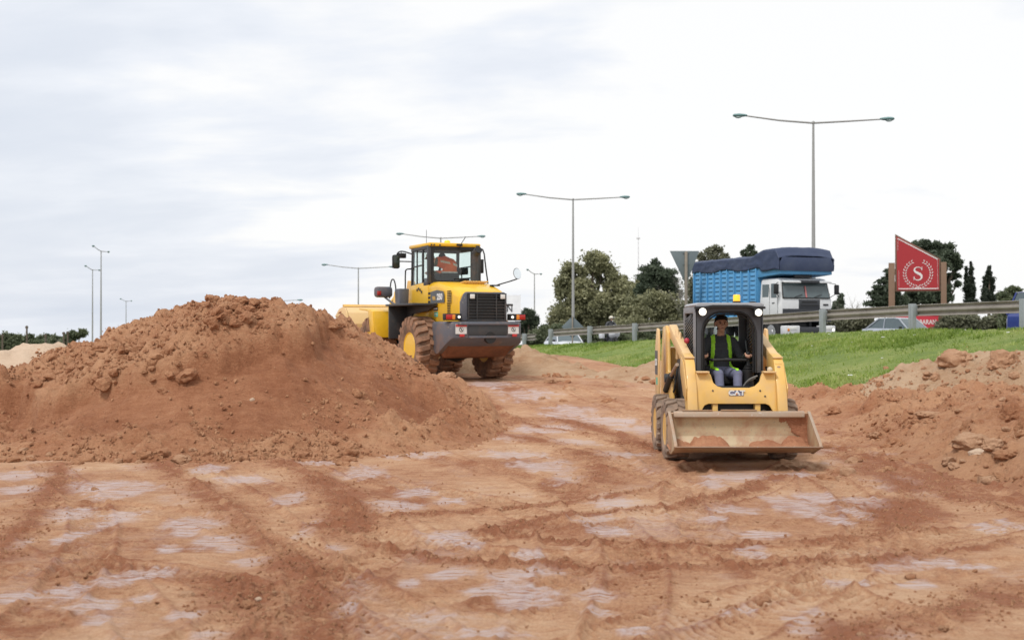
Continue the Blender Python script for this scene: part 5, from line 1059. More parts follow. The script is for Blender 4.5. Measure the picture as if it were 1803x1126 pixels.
# operator
pp = []; hx = .0
pp += [('b', (hx,.60,1.14), (.165,.14,.11)), ('c', (hx-.06,.60,1.14), (hx+.06,.60,1.14), .12, .12), ('c', (hx,.62,1.18), (hx,.64,1.36), .135, .15), ('c', (hx-.05,.64,1.38), (hx+.05,.64,1.38), .135, .135), ('c', (hx-.07,.64,1.47), (hx+.07,.64,1.47), .115, .115),
       ('c', (hx-.17,.64,1.545), (hx+.17,.64,1.545), .062, .062), ('c', (hx-.07,.63,1.58), (hx+.07,.63,1.58), .055, .055), ('c', (hx,.62,1.58), (hx+.005,.59,1.70), .056, .052)]
P = head(pp, (hx+.005,.565,1.775), (.0,-1,.06))
for sg, hxx in ((-1,-.285),(1,.285)):
    sh_ = Vector((hx+sg*.185,.64,1.53)); el = Vector((sg*.275,.50,1.30)); wr = Vector((hxx-sg*.005,.235,1.365)); pp += [('c', sh_, el, .060, .050), ('c', el, wr, .047, .030)]
    hand(pp, wr, (0,-.93,.25), (0,.15,1), -sg, .85)
    hp = Vector((hx+sg*.085,.56,1.11)); kn = Vector((.015+sg*.125,.10,1.115)); an = Vector((.01+sg*.105,-.02,.70)); pp += [('c', hp, kn, .092, .066), ('c', kn, an, .064, .050), ('c', an, an+Vector((0,-.02,-.06)), .045, .045), ('c', an+Vector((0,.02,-.10)), an+Vector((0,-.16,-.12)), .045, .038)]
def pk(c):
    if c[2] > 1.655 or (c[2] > 1.62 and c[1] < .60 and abs(c[0]) < .05): return 0
    if c[1] < .225 and 1.27 < c[2] < 1.50 and abs(c[0]) > .2: return 0
    if c[2] < .68: return 3
    if c[2] < 1.20 and not (c[2] > 1.16 and c[1] > .55): return 2
    return 1
so = body(pp, .0075, [M_SKIN, M_SWEAT, M_TROU, M_BOOT], pk, smooth=4); so.location = SK.location
tag(so, 'person in dark jersey, lime vest and grey trousers driving the small skid loader', 'person')
face_parts(so, P)
shell(so, 'safety_vest', lambda c, n_: 1.16 < c.z < 1.63 and (.075+.10*max(0,(1.60-c.z))*.9 < abs(c.x-hx) < .128+.05*max(0,(1.58-c.z))) and c.y < .70 and abs(c.x-hx)<.19, .010, M_HIVIS)
shell(so, 'hair', lambda c, n_: c.z > 1.70 and ((c.z > P(0,0,.055).z+.0 and c.y > P(0,.066,0).y) or c.y > P(0,.0,0).y+.012) and (abs(c.x-hx-.005) < .087), .012, M_HAIR)
mb = MB(); mb.ball(P(0,-.008,.070), (.091,.098,.062), 18, 10); mb.loft([[P(-.065,.055,.072),P(0,.065,.085),P(.065,.055,.072),P(.065,.055,.060),P(0,.065,.066),P(-.065,.055,.060)],[P(-.050,.125,.066),P(0,.135,.074),P(.050,.125,.066),P(.050,.125,.058),P(0,.135,.064),P(-.050,.125,.058)]]); mb.build('cap', M_HAIR, so)
# ------------------------------------------------------------------ vehicles on the highway (local: -y forwards)
HD = math.radians(23.6)
def road_at(px_, D): x = (px_-CX)/F*D; s, t = st(x, D); return (x, D, float(road_z(s)))
M_TWHITE = paint('truck_white', (.66,.67,.68), .4, .15, (.4,.36,.3), 0, 1.2); M_TBLUE = paint('truck_blue', (.085,.30,.56), .5, .3, (.16,.27,.38), 0, 1.0)
M_TARP = paint('navy_tarpaulin', (.035,.052,.11), .6, .35, (.09,.11,.16), 0, .8); M_CHROME = plain('bright_metal', (.6,.6,.62), .25, .8, bump=0); M_TBLK = plain('truck_dark_grey', (.035,.038,.045), .45, bump=.05)
M_CARGL = plain('car_glass', (.10,.13,.14), .06, bump=0); M_WGL = glass('truck_glass', (.6,.72,.72), .03, .9)
TK = empty('truck', road_at(1420, 45.5), HD, 'white and dark grey cab-over truck with ribbed blue box under a navy tarpaulin', 'truck')
def t_(name, mb, mat, parent=None, bevel=0, ang=35): return mb.build(name, mat, parent or TK, bevel, ang)
def simple_wheel(par, c, rad, wid, rim_mat, rimr=.6):
    mb = MB(); mb.lathe([(-wid/2,rad*rimr),(-wid/2,rad*.93),(-wid*.38,rad),(wid*.38,rad),(wid/2,rad*.93),(wid/2,rad*rimr),(0,rad*rimr*.95),(-wid/2,rad*rimr)], 'x', c, 28, caps=False); w = mb.build('wheel', M_RUB, par)
    s_ = -1 if c[0] < 0 else 1
    mb = MB(); mb.lathe([(s_*wid*.46,rad*rimr),(s_*wid*.34,rad*rimr*.9),(s_*wid*.30,rad*.3),(s_*wid*.5,rad*.22),(s_*wid*.5,.002)], 'x', c, 24); mb.build('rim', rim_mat, w)
for x in (-1.05, 1.05):
    simple_wheel(TK, (x,.62,.50), .50, .30, M_CHROME)
    for y in (4.2, 5.4): simple_wheel(TK, (x*.95,y,.50), .50, .55, M_CHROME)
mb = MB(); mb.box((-.42,3.4,.82),(.12,6.2,.25)); mb.box((.42,3.4,.82),(.12,6.2,.25)); mb.box((0,1.0,.8),(.9,1.2,.5)); mb.box((0,4.8,.6),(1.9,.2,.2)); t_('chassis', mb, M_TBLK, None, .02)
mb = MB(); mb.loft([[Vector((x*1.22,y,z)) for x,y in ((-1,0.06),(-.93,0),(.93,0),(1,.06),(1,1.28),(-1,1.28))] for z in (.98,1.75)]+[[Vector((x*w_,y+dy*(y<.5),z)) for x,y in ((-1,0.06),(-.93,0),(.93,0),(1,.06),(1,1.28),(-1,1.28))] for z, w_, dy in ((1.80,1.21,.02),(2.45,1.16,.17),(2.55,1.10,.26),(2.58,.98,.38))])
cabt = t_('cab', mb, M_TWHITE, None, .02)
mb = MB(); mb.loft([[Vector((-1.08,.005,1.82)),Vector((1.08,.005,1.82)),Vector((1.03,.135,2.38)),Vector((-1.03,.135,2.38))],[Vector((-1.08,-.012,1.82)),Vector((1.08,-.012,1.82)),Vector((1.03,.118,2.38)),Vector((-1.03,.118,2.38))]]); ws = t_('windscreen', mb, M_CARGL)
mb = MB(); mb.tube([(-1.09,-.012,1.81),(1.09,-.012,1.81),(1.04,.12,2.39),(-1.04,.12,2.39),(-1.09,-.012,1.81)], .022, 6); mb.build('windscreen_seal', M_RUB, ws)
mb = MB(); mb.box((-.02,.02,2.05),(.06,.02,.44), Matrix.Rotation(R(-13),3,'X')); mb.build('pennant', plain('pink_pennant', (.5,.18,.18), .8), ws)
for x0 in (-.55,.35):
    mb = MB(); mb.bar((x0,-.03,1.84),(x0+.35,-.01,1.95),.02,.02); mb.build('wiper', M_BLACK, ws)
mb = MB(); mb.loft([[Vector((-.36,-.016,1.40)),Vector((.62,-.016,1.40)),Vector((.62,-.016,1.755)),Vector((-.36,-.016,1.755))],[Vector((-.36,.0,1.40)),Vector((.62,.0,1.40)),Vector((.62,.0,1.755)),Vector((-.36,.0,1.755))]]); gp = t_('front_panel', mb, M_TBLK, None, .006)
mb = MB(); mb.box((-.45,-.012,1.15),(1.3,.02,.50)); mb.box((.4,-.012,1.15),(1.5,.022,.5)); t_('lower_grille', mb, M_TBLK)
mb = MB(); mb.box((.13,-.022,1.66),(.70,.012,.05)); mb.box((.13,-.022,1.53),(.8,.012,.03)); mb.build('grille_slot', M_BLACK, gp)
mb = MB(); mb.box((.90,-.016,1.56),(.24,.01,.06)); t_('badge', mb, M_BLKS)
mb = MB(); mb.loft([[Vector((x*1.10,y,z)) for x in (-1,1)]+[Vector((x*1.10,y,z+.06)) for x in (1,-1)] for y,z in ((.05,2.42),(-.10,2.38))]); vs_ = t_('sun_visor', mb, M_TWHITE, None, .01)
mb = MB(); mb.box((.1,-.03,2.43),(.85,.20,.10)); mb.build('visor_patch', M_TBLK, vs_, .01); mb = MB(); mb.box((.05,.30,2.66),(.80,.12,.16)); t_('roof_sign', mb, M_TBLK, None, .02)
for s_ in (-1,1):
    mb = MB(); mb.box((s_*.83,-.10,.58),(.66,.36,.36)); b_ = t_('bumper', mb, M_TWHITE, None, .04); mb = MB(); mb.box((s_*.84,-.285,.66),(.36,.02,.12)); mb.build('headlight', M_WLAMP, b_, .01); mb = MB(); mb.box((s_*1.04,-.286,.60),(.10,.02,.10)); mb.build('turn_signal', M_AMBO if s_<0 else M_LIT, b_, .01)
    mb = MB(); mb.tube([(s_*1.18,.15,2.40),(s_*1.38,.0,2.36),(s_*1.42,-.02,2.0),(s_*1.2,.1,1.85)], .014, 6); mb.build('mirror_bracket', M_BLACK, TK); mb = MB(); mb.box((s_*1.41,-.02,2.14),(.19,.10,.38)); t_('wing_mirror', mb, M_BLACK, None, .03)
    mb = MB(); mb.prism([(.22,1.82),(.58,1.82),(.58,2.36),(.32,2.36)], 'x', s_*1.185, s_*1.215) ; t_('door_window', mb, M_CARGL); mb = MB(); mb.prism([(.75,1.85),(1.15,1.85),(1.15,2.34),(.75,2.34)], 'x', s_*1.18, s_*1.208); t_('side_window', mb, M_CARGL)
    mb = MB(); mb.box((s_*1.226,.42,1.62),(.02,.14,.04)); mb.build('door_handle', M_BLACK, cabt); mb = MB(); mb.box((s_*1.221,.15,1.5),(.008,.012,1.0)); mb.box((s_*1.221,.66,1.6),(.008,.012,1.2)); mb.build('door_seam', M_TBLK, cabt)
    mb = MB(); mb.box((s_*1.1,.62,1.05),(.25,1.15,.06)); t_('wheel_arch', mb, M_TBLK, None, .02)
mb = MB(); mb.box((0,-.12,.56),(.95,.30,.30)); t_('bumper_centre', mb, M_TBLK, None, .03)
# box
mb = MB(); mb.box((0,3.75,2.0),(2.44,4.6,2.1)); mb.prism([(1.45,2.62),(.02,2.72),(.02,3.1),(1.45,3.1)], 'x', -1.22, 1.22); bx_ = t_('cargo_box', mb, M_TBLUE, None, .01)
for s_ in (-1,1):
    for k in range(10):
        y = 1.50+k*.497; mb = MB(); mb.box((s_*1.245,y,2.02),(.06,.07,2.1)); mb.build('box_rib', M_TBLUE, bx_, .008)
    mb = MB()
    for k in range(9):
        for j in range(11):
            y = 1.50+k*.497+.2485; z = 1.08+j*.18; mb.loft([[Vector((s_*1.222,y-.17,z)),Vector((s_*1.222,y+.17,z)),Vector((s_*1.222,y+.17,z+.13)),Vector((s_*1.222,y-.17,z+.13))],[Vector((s_*1.262,y-.13,z+.01)),Vector((s_*1.262,y+.13,z+.01)),Vector((s_*1.235,y+.13,z+.11)),Vector((s_*1.235,y-.13,z+.11))]])
    mb.build('box_louvres', M_TBLUE, bx_)
    mb = MB(); mb.box((s_*1.25,3.75,.97),(.07,4.6,.10)); mb.build('box_rail', M_TBLUE, bx_, .008)
# tarpaulin
ys_ = np.linspace(-.02, 6.07, 90); us = np.linspace(0, 1, 60); V = []
for y in ys_:
    fr = float(sst(1.9, .9, y)); top = 3.52+.26*fr-.35*float(sst(.25, -.02, y)); edge = 2.98+.05*math.sin(y*2.2)+.07*float(vnoise(np.array(y*1.8), np.array(.3), 3)); edge = edge if y > 1.2 else 2.86+.02*math.sin(y*5)
    for u in us:
        a = (u-.5)*2; x = 1.27*math.copysign(min(1, abs(a)*1.45), a)
        if abs(a) < .69: z = top-.10*abs(a/.69)**3-.02*fr
        else: q_ = (abs(a)-.69)/.31; z = (top-.10)*(1-q_)+edge*q_
        wr = .045*float(fbm(np.array(y*1.6+z*1.5), np.array(z*2.0+x), 1.5, 3, 7, .6, True)); x += math.copysign(abs(wr)*(1 if abs(a) > .66 else 0), a); z += wr*.9*(abs(a) < .66)*(1-fr*.6)
        V.append((x, y, z))
to = mesh_obj('tarpaulin', V, grid_faces(len(ys_), len(us)), M_TARP, TK); mm = to.modifiers.new('t', 'SOLIDIFY'); mm.thickness = .02
mb = MB(); mb.prism([(-1.24,2.84),(1.24,2.84),(1.25,3.1),(1.12,3.36),(-1.12,3.36),(-1.25,3.1)], 'y', -.03, .02); mb.build('tarpaulin_front', M_TARP, TK, .01)

def car(name, label, cat, pos, rz, L_, W_, Hc, paint_m, kind='hatch', group=None, lit=True, wheelr=.31):
    r_ = empty(name, pos, rz, label, cat, group); hw = W_/2
    if kind == 'van': base = [(0,.42,.95),(.10,.34,1.02),(.55,.30,1.16),(.95,.30,1.22),(L_-.15,.30,1.25),(L_,.45,1.1)]; gh = [(.85,1.16),(1.55,Hc-.05),(1.9,Hc),(L_-.4,Hc-.02),(L_-.08,1.2)]
    else: base = [(0,.38,.62),(.10,.25,.72),(.55,.22,.80),(1.15,.20,.90),(L_-.5,.22,.93),(L_-.08,.28,.88),(L_,.40,.70)]; gh = [(1.05,.88),(1.72,Hc-.05),(2.05,Hc),(L_-1.15,Hc-.02),(L_-.35,.90)]
    rings = []
    for y, zb, zt_ in base:
        e_ = .86 if y < .05 or y > L_-.03 else (.95 if y < .2 else 1.0)
        rings.append([Vector((x*hw*e_, y, z)) for x, z in ((-.94,zb),(-1,zb+.12),(-1,zt_-.14),(-.93,zt_-.02),(-.5,zt_+.02),(.5,zt_+.02),(.93,zt_-.02),(1,zt_-.14),(1,zb+.12),(.94,zb))])
    mb = MB(); mb.loft(rings); b_ = mb.build('car_body', paint_m, r_, .02, 40)
    rings = []
    for y, z in gh:
        f_ = (z-base[3][2])/(Hc-base[3][2]); w_ = hw*(.92-.16*max(0,f_)); rings.append([Vector((-hw*.93,y,base[2][2]-.05)),Vector((-w_,y,z-.03)),Vector((-w_*.85,y,z)),Vector((w_*.85,y,z)),Vector((w_,y,z-.03)),Vector((hw*.93,y,base[2][2]-.05))])
    mb = MB(); mb.loft(rings); mb.build('greenhouse', M_CARGL, r_, 0, 25)
    (y1,z1),(y2,z2),(y3,z3),(y4,z4),(y5,z5) = gh; wt = hw*.765
    mb = MB(); mb.loft([[Vector((x*wt*k,y,z+dz)) for x,dz in ((-1,-.015),(-.9,.018),(.9,.018),(1,-.015))] for y,z,k in ((y2,z2,1),(y3,z3,1),(y4,z4,1))]); mb.build('roof_panel', paint_m, r_, .01)
    for s_ in (-1,1):
        mb = MB(); ym = (y3+y4)/2+.1
        for aa in (((s_*hw*.93,y1,z1-.02),(s_*wt,y2,z2),.05,.05),((s_*wt,y4,z4),(s_*hw*.93,y5,z5-.02),.09,.06),((s_*hw*.93,ym,z1-.02),(s_*wt*1.01,ym,z3-.02),.06,.035)):
            mb = MB(); mb.bar(*aa); mb.build('pillar', paint_m, r_)
        mb = MB(); mb.box((s_*(hw+.08),y1+.35,z1+.06),(.18,.10,.13)); mb.build('wing_mirror', M_BLACK if kind != 'van' else paint_m, r_, .03)
        mb = MB(); mb.box((s_*hw*.68,.02 if kind != 'van' else .03,base[1][2]-.10),(.34,.12,.13), Matrix.Rotation(R(s_*14),3,'Z')); mb.build('headlight', M_LIT if lit else M_WLAMP, r_, .03)
        for y in (.78, L_-.78): simple_wheel(r_, (s_*(hw-.10),y,wheelr), wheelr, .2, M_CHROME, .66)
        mb = MB(); mb.box((s_*(hw+.003),ym+.25,base[3][2]-.16),(.012,.16,.025)); mb.box((s_*(hw+.003),ym-.75,base[3][2]-.16),(.012,.16,.025)); mb.build('door_handle', M_BLACK, b_)
    mb = MB(); mb.box((0,.015,base[1][2]-.12),(W_*.5,.05,.07)); mb.build('grille', M_BLACK, r_, .01); mb = MB(); mb.box((0,.0,.36),(W_*.6,.06,.10)); mb.build('air_intake', M_BLACK, r_, .01)
    mb = MB(); mb.box((0,-.012,.47),(.44,.02,.11)); mb.build('number_plate', M_WHITE, r_, .003); return r_
M_SILV = paint('silver_paint', (.46,.49,.54), .28, .08, (.3,.28,.25), .4, 1.0, .4); M_CWHITE = paint('white_paint', (.70,.72,.76), .3, .08, (.4,.38,.34), 0, 1.0, .4); M_VBLUE = paint('dark_blue_paint', (.035,.055,.22), .3, .08, (.1,.1,.15), 0, 1.0, .4)
def yroad(px_, D, y_roof, hh): x, y, z = road_at(px_, D); return (x, y, at(px_, y_roof, D).z-hh)
car('silver_car', 'silver hatchback seen through the guardrail in front of the lower red sign board', 'car', yroad(1645, 62, 559, 1.46), HD+R(8), 4.2, 1.72, 1.46, M_SILV, lit=False)
car('white_car', 'white car with its nose just showing under the guardrail below the grey diamond sign back', 'car', yroad(1012, 74, 586, 1.42), HD-R(10), 4.2, 1.74, 1.42, M_CWHITE)
vn = car('blue_van', 'dark blue van with an orange stripe cut off by the right edge of the photo', 'van', yroad(1992, 42.5, 509, 2.05), HD+R(6), 4.6, 1.85, 2.05, M_VBLUE, 'van', lit=False)
M_VOR = plain('orange_stripe', (.75,.20,.06), .4, bump=0)
mb = MB(); mb.prism([(.15,.55),(.15,.68),(3.8,1.25),(3.8,1.05)], 'x', -.945, -.93); mb.build('stripe', M_VOR, vn)
mb = MB(); mb.prism([(-.92,.70),(-.92,.82),(.2,1.02),(.2,.90)], 'y', .085, .10); mb.build('stripe', M_VOR, vn)
# motorcycle and rider
mp = road_at(1084, 62); mp = (mp[0], mp[1], at(1084, 560, 62).z-1.62)
MC = empty('motorcycle', mp, R(14), 'white faired motorcycle coming along the highway behind the guardrail', 'motorcycle')
simple_wheel(MC, (0,.05,.31), .31, .12, M_CHROME, .7); simple_wheel(MC, (0,1.45,.31), .31, .16, M_CHROME, .7)
mb = MB(); mb.loft([[Vector((math.cos(a)*w_, y, z+math.sin(a)*h_)) for a in np.linspace(0,2*math.pi,14,endpoint=False)] for y,z,w_,h_ in ((-.12,.88,.05,.05),(-.05,.86,.20,.16),(.12,.82,.28,.24),(.35,.80,.26,.26),(.7,.78,.18,.22),(.95,.80,.14,.10))]); mb.build('fairing', M_CWHITE, MC)
mb = MB(); mb.box((.0,.5,.5),(.3,.7,.35)); mb.box((0,1.05,.82),(.26,.7,.12)); mb.tube([(-.06,.05,.31),(-.08,.3,.95)],.03,6); mb.tube([(.06,.05,.31),(.08,.3,.95)],.03,6); mb.build('frame', M_TBLK, MC, .03)
mb = MB(); mb.ball((0,-.125,.88),(.09,.03,.06),12,8); mb.build('headlight', M_WLAMP, MC)
mb = MB(); mb.loft([[Vector((x,.10-.03*(1-abs(x)/.18),.98)) for x in np.linspace(-.18,.18,7)]+[Vector((x,.12-.03*(1-abs(x)/.18),.98)) for x in np.linspace(.18,-.18,7)],[Vector((x*.8,.24,1.25)) for x in np.linspace(-.18,.18,7)]+[Vector((x*.8,.26,1.25)) for x in np.linspace(.18,-.18,7)]]); mb.build('windshield', M_CARGL, MC)
mb = MB(); mb.tube([(-.36,.42,1.02),(0,.30,1.0),(.36,.42,1.02)], .018, 6); mb.build('handlebar', M_BLACK, MC)
for s_ in (-1,1):
    mb = MB(); mb.box((s_*.36,1.2,.72),(.22,.42,.32)); mb.build('pannier', M_CWHITE, MC, .05)
pp = [('c',(0,.95,.98),(0,.85,1.25),.15,.17),('c',(-.14,.80,1.38),(.14,.80,1.38),.085,.085),('c',(0,.78,1.40),(0,.74,1.5),.06,.06)]
P = head(pp, (0,.70,1.60), (0,-1,-.05))
for sg in (-1,1):
    pp += [('c',(sg*.20,.80,1.36),(sg*.33,.62,1.14),.062,.052),('c',(sg*.33,.62,1.14),(sg*.34,.44,1.04),.05,.035),('c',(sg*.10,.95,.92),(sg*.24,.52,.86),.095,.07),('c',(sg*.24,.52,.86),(sg*.20,.72,.42),.062,.045),('c',(sg*.20,.72,.38),(sg*.20,.55,.34),.045,.04)]
    hand(pp, (sg*.34,.47,1.06), (0,-1,-.2), (0,-.2,1), sg, .8)
rd = body(pp, .014, [M_SKIN, M_TBLK], lambda c: 0 if 1.50 < c[2] < 1.64 and c[1] < .70 else 1); rd.location = mp; rd.rotation_euler = (0,0,R(14)); tag(rd, 'person in dark clothes and pale open helmet riding the white motorcycle', 'person')
mb = MB(); mb.ball(P(0,-.02,.05),(.125,.13,.105),16,10); mb.build('helmet', plain('cream_helmet', (.62,.58,.48), .35, bump=0), rd); mb = MB(); mb.tube([P(-.09,.075,.018),P(0,.105,.018),P(.09,.075,.018)], .022, 8); mb.build('goggles', M_BLACK, rd)

# ------------------------------------------------------------------ signs
M_SBACK = plain('sign_back', (.14,.175,.19), .5, .1, scale=3); M_SPOST = plain('sign_post', (.24,.21,.17), .7, scale=5, var=.3)
def sign_back(px_, pts, D, pole_w, label, cat):
    c = at(px_, HOR, D); s, t = st(c.x, c.y); gz = float(road_z(s)) if t > 0 else float(bank_z(s, t)); r_ = empty('traffic_sign', (c.x, c.y, gz), 0, label, cat)
    P_ = [(at(a, b, D).x-c.x, at(a, b, D).z-gz) for a, b in pts]; mb = MB(); mb.prism(P_, 'y', .05, .056); mb.build('sign_plate', M_SBACK, r_, .001)
    mb = MB(); top = max(z for _, z in P_); mb.box((0,0,top/2-.3),(pole_w,pole_w*.9,top+.55)); mb.build('post', M_SPOST, r_, .006)
    mb = MB(); mb.box((0,.035,top-.08),(pole_w*2.4,.02,.05)); mb.box((0,.035,top-.55),(pole_w*2.4,.02,.05)); mb.build('bracket', M_SBACK, r_)
sign_back(1208, [(1179.5,441.5),(1231.5,441.5),(1210,497),(1206,497)], 49, .11, 'grey back of a triangular yield sign on a post, against the trees', 'road sign')
sign_back(1008, [(989,575),(1008,556),(1028,576),(1008,596)], 60.5, .07, 'grey back of a diamond warning sign just above the guardrail', 'road sign')
# big red sign
D0 = 90.0; c0 = at(1615, HOR, D0); gz = float(road_z(st(c0.x, c0.y)[0]))-1.0; ppm = F/D0*1.03
SG = empty('billboard', (c0.x, c0.y, gz), R(-18), 'tall dark red slanted board with a white S inside a laurel wreath', 'billboard')
def sx(px_): return (px_-1615)/ppm
def sz(py): return at(1615, py, D0).z-gz
M_SRED = plain('sign_red', (.38,.022,.028), .5, scale=2, var=.06); M_SBRN = plain('sign_brown', (.16,.085,.055), .7, scale=2); M_SPT = plain('post_brown', (.21,.13,.085), .8, scale=2); M_SW = plain('sign_white', (.72,.68,.66), .5, bump=0)
mb = MB(); mb.prism([(sx(1577),sz(411)),(sx(1577),sz(513)),(sx(1655),sz(513)),(sx(1655),sz(456))][::-1], 'y', 0, .25); mb.build('board', M_SBRN, SG, .01)
mb = MB(); mb.prism([(sx(1579.5),sz(415.5)),(sx(1580.5),sz(510.5)),(sx(1652.5),sz(510.5)),(sx(1652),sz(457.5))][::-1], 'y', -.03, -.002); rp = mb.build('red_panel', M_SRED, SG)
mb = MB()
for x0, x1 in ((1565.5,1576.5),(1655.6,1665.2)): 
    mb = MB(); a0_, a1_ = sx(x0), sx(x1); zt_ = sz(462); mb.box(((a0_+a1_)/2,.12,zt_/2-.5),(a1_-a0_,.42,zt_+1.0)); mb.build('post', M_SPT, SG, .01)
def line(pts, wd, name, par, y=-.045):
    mb = MB()
    for a, b in zip(pts[:-1], pts[1:]):
        a = Vector((sx(a[0]),y,sz(a[1]))); b = Vector((sx(b[0]),y,sz(b[1]))); d = (b-a).normalized()*wd*.5; mb.bar(a-d, b+d, .012, wd)
    mb.build(name, M_SW, par)
line([(1581.8,440),(1582,419.5),(1649.6,456.6),(1650.4,508),(1583.8,508),(1583.2,476)], .07, 'border_line', rp)
cxs, czs = 1616.5, 481.5
# the S: swept stroke of varying width, with serifs
sp = []; Rr = 5.9
for k in range(34):
    u = k/33; a = R(30)+R(240)*u if u <= .5 else 0
path = [(6.3,-6.6),(5.0,-9.6),(1.6,-11.4),(-2.6,-11.2),(-5.6,-9.2),(-6.3,-6.0),(-4.4,-3.2),(-.6,-1.1),(3.4,.9),(6.0,3.6),(6.3,7.0),(4.3,10.0),(.8,11.6),(-3.2,11.0),(-5.8,8.6),(-6.9,5.4)]
wdt = [.5,.9,1.2,1.5,2.2,3.0,3.6,4.2,4.3,3.8,3.1,2.3,1.6,1.3,1.0,.5]
mb = MB(); rings = []
for k in range(len(path)):
    a = Vector(path[max(k-1,0)]); b = Vector(path[min(k+1,len(path)-1)]); d = (b-a).normalized(); n_ = Vector((-d.y, d.x))*wdt[k]/2; p_ = Vector(path[k])
    L1, L2 = p_+n_, p_-n_; f_ = lambda v, yy: Vector((sx(cxs+v.x), yy, sz(czs+v.y))); rings.append([f_(L1,-.034), f_(L2,-.034), f_(L2,-.05), f_(L1,-.05)])
mb.loft(rings)
for (x, y, h) in ((6.6,-8.8,6.2),(-7.0,8.0,6.4)): mb.box((sx(cxs+x),-.043,sz(czs+y)),(1.1/ppm,.018,h/ppm))
mb.build('letter_s', M_SW, rp, ang=60)
mb = MB()
for s_ in (-1,1):
    for k in range(13):
        a = R(-90)+s_*R(8+k*12.2); rr = 23.0
        px_, py_ = cxs+rr*math.cos(a), czs-rr*math.sin(a)
        for o_ in (-1,1):
            rd_ = rr+o_*1.9; q_ = (cxs+rd_*math.cos(a), czs-rd_*math.sin(a)); ta = a+s_*R(90)-s_*o_*R(32); dx, dy = math.cos(ta)*2.6, -math.sin(ta)*2.6; nx, ny = -dy*.34, dx*.34
            pts = [(q_[0]-dx*.9,q_[1]-dy*.9),(q_[0]+nx,q_[1]+ny),(q_[0]+dx,q_[1]+dy),(q_[0]-nx,q_[1]-ny)]
            mb.loft([[Vector((sx(x),yy,sz(y))) for x,y in pts] for yy in (-.035,-.048)])
mb.loft([[Vector((sx(cxs+x),yy,sz(czs+24.5+z))) for x,z in ((-1.2,-2),(1.2,-2),(.5,3.4),(-.5,3.4))] for yy in (-.035,-.048)])
mb.build('laurel_wreath', M_SW, rp)
mb = MB(); mb.prism([(sx(1578),sz(556)),(sx(1578),sz(596)),(sx(1655),sz(596)),(sx(1655),sz(556))][::-1], 'y', -.02, .10); lp = mb.build('lower_board', plain('bright_red', (.52,.03,.05), .5, bump=0), SG)
text('board_lettering', 'URBARAN', .50, M_SW, lp, (sx(1627.5),-.03,sz(567)), ROT_BACK, .006, .008, .74)
mb = MB(); mb.box((sx(1642),-.028,sz(579)),(.9,.01,.03)); mb.build('board_rule', M_SW, lp)
# pale board with ON, mostly hidden by the loader
D1 = 100.0; c1 = at(885, HOR, D1); g1 = float(road_z(st(c1.x, c1.y)[0]))-1
OB = empty('hoarding', (c1.x, c1.y, g1), 0, 'pale hoarding with black letters ending in N behind the wheel loader', 'hoarding'); k1 = D1/F
mb = MB(); mb.box((0,.05,at(885,542,D1).z-g1),(64*k1,.08,46*k1)); hb = mb.build('board', plain('hoarding_white', (.88,.88,.90), .6, scale=2, bump=0), OB)
text('board_lettering', 'ON', 17*k1, M_BLKS, hb, ((903-885)*k1,.0,at(885,543.5,D1).z-g1), ROT_BACK, .01, .012, .85, 'RIGHT'); text('small_lettering', 'ON', 4.6*k1, M_REDS, hb, ((906-885)*k1,.0,at(885,555,D1).z-g1), ROT_BACK, .01, .01, 1.6, 'RIGHT')
for x in (-26,26):
    mb = MB(); zz = at(885,565,D1).z-g1; mb.box((x*k1,.12,zz/2-.3),(.16,.16,zz+1)); mb.build('post', M_SPOST, OB)
# ------------------------------------------------------------------ clods and stones lying on the piles and the yard
ALLP = [PM, PS, PR, PW, PB, PB2, PC]
def top_z(x, y):
    z = float(ground_z(x, y)); s, t = st(x, y)
    if t < 0: z = max(z, float(bank_z(s, t)))
    for P_ in ALLP:
        if P_[0][0] < x < P_[0][-1] and P_[1][0] < y < P_[1][-1]: z = max(z, hz(P_, x, y))
    return z
def hit(px_, py_, d0=5.5, d1=60):
    D = d0
    while D < d1:
        p = at(px_, py_, D)
        if p.z <= top_z(p.x, p.y): return Vector((p.x, p.y, p.z))
        D *= 1.004
    return None
def rock_mesh(name, seed, sub=4, amp=.28, flat=.7, mat=None, angular=.5):
    bm = bmesh.new(); bmesh.ops.create_icosphere(bm, subdivisions=sub, radius=1)
    rnd = random.Random(seed); planes = [(Vector((rnd.gauss(0,1),rnd.gauss(0,1),rnd.gauss(0,1))).normalized(), rnd.uniform(.55,.9)) for _ in range(9)]
    for v in bm.verts:
        d = v.co.normalized(); r_ = 1.0
        for n_, o_ in planes:
            c = d.dot(n_)
            if c > 0: r_ = min(r_, (o_/c)*(angular)+(1-angular)*r_ if o_/c < r_ else r_)
        q_ = d*2.0+Vector((seed*3.1,0,0)); r_ += amp*(mnoise.noise(q_)+.5*mnoise.noise(q_*2.3)+.28*mnoise.noise(q_*5.1)+.15*mnoise.noise(q_*11))
        v.co = Vector((d.x*r_, d.y*r_, d.z*r_*flat))
    me = bpy.data.meshes.new(name); bm.to_mesh(me); bm.free(); me.materials.append(mat); me.polygons.foreach_set('use_smooth', [True]*len(me.polygons)); me.set_sharp_from_angle(angle=R(50))
    for nm in ('slick_sheen','field'): me.attributes.new(nm, 'FLOAT', 'POINT')
    a = me.attributes.new('damp_tone', 'FLOAT', 'POINT'); a.data.foreach_set('value', [.22]*len(me.vertices)); return me
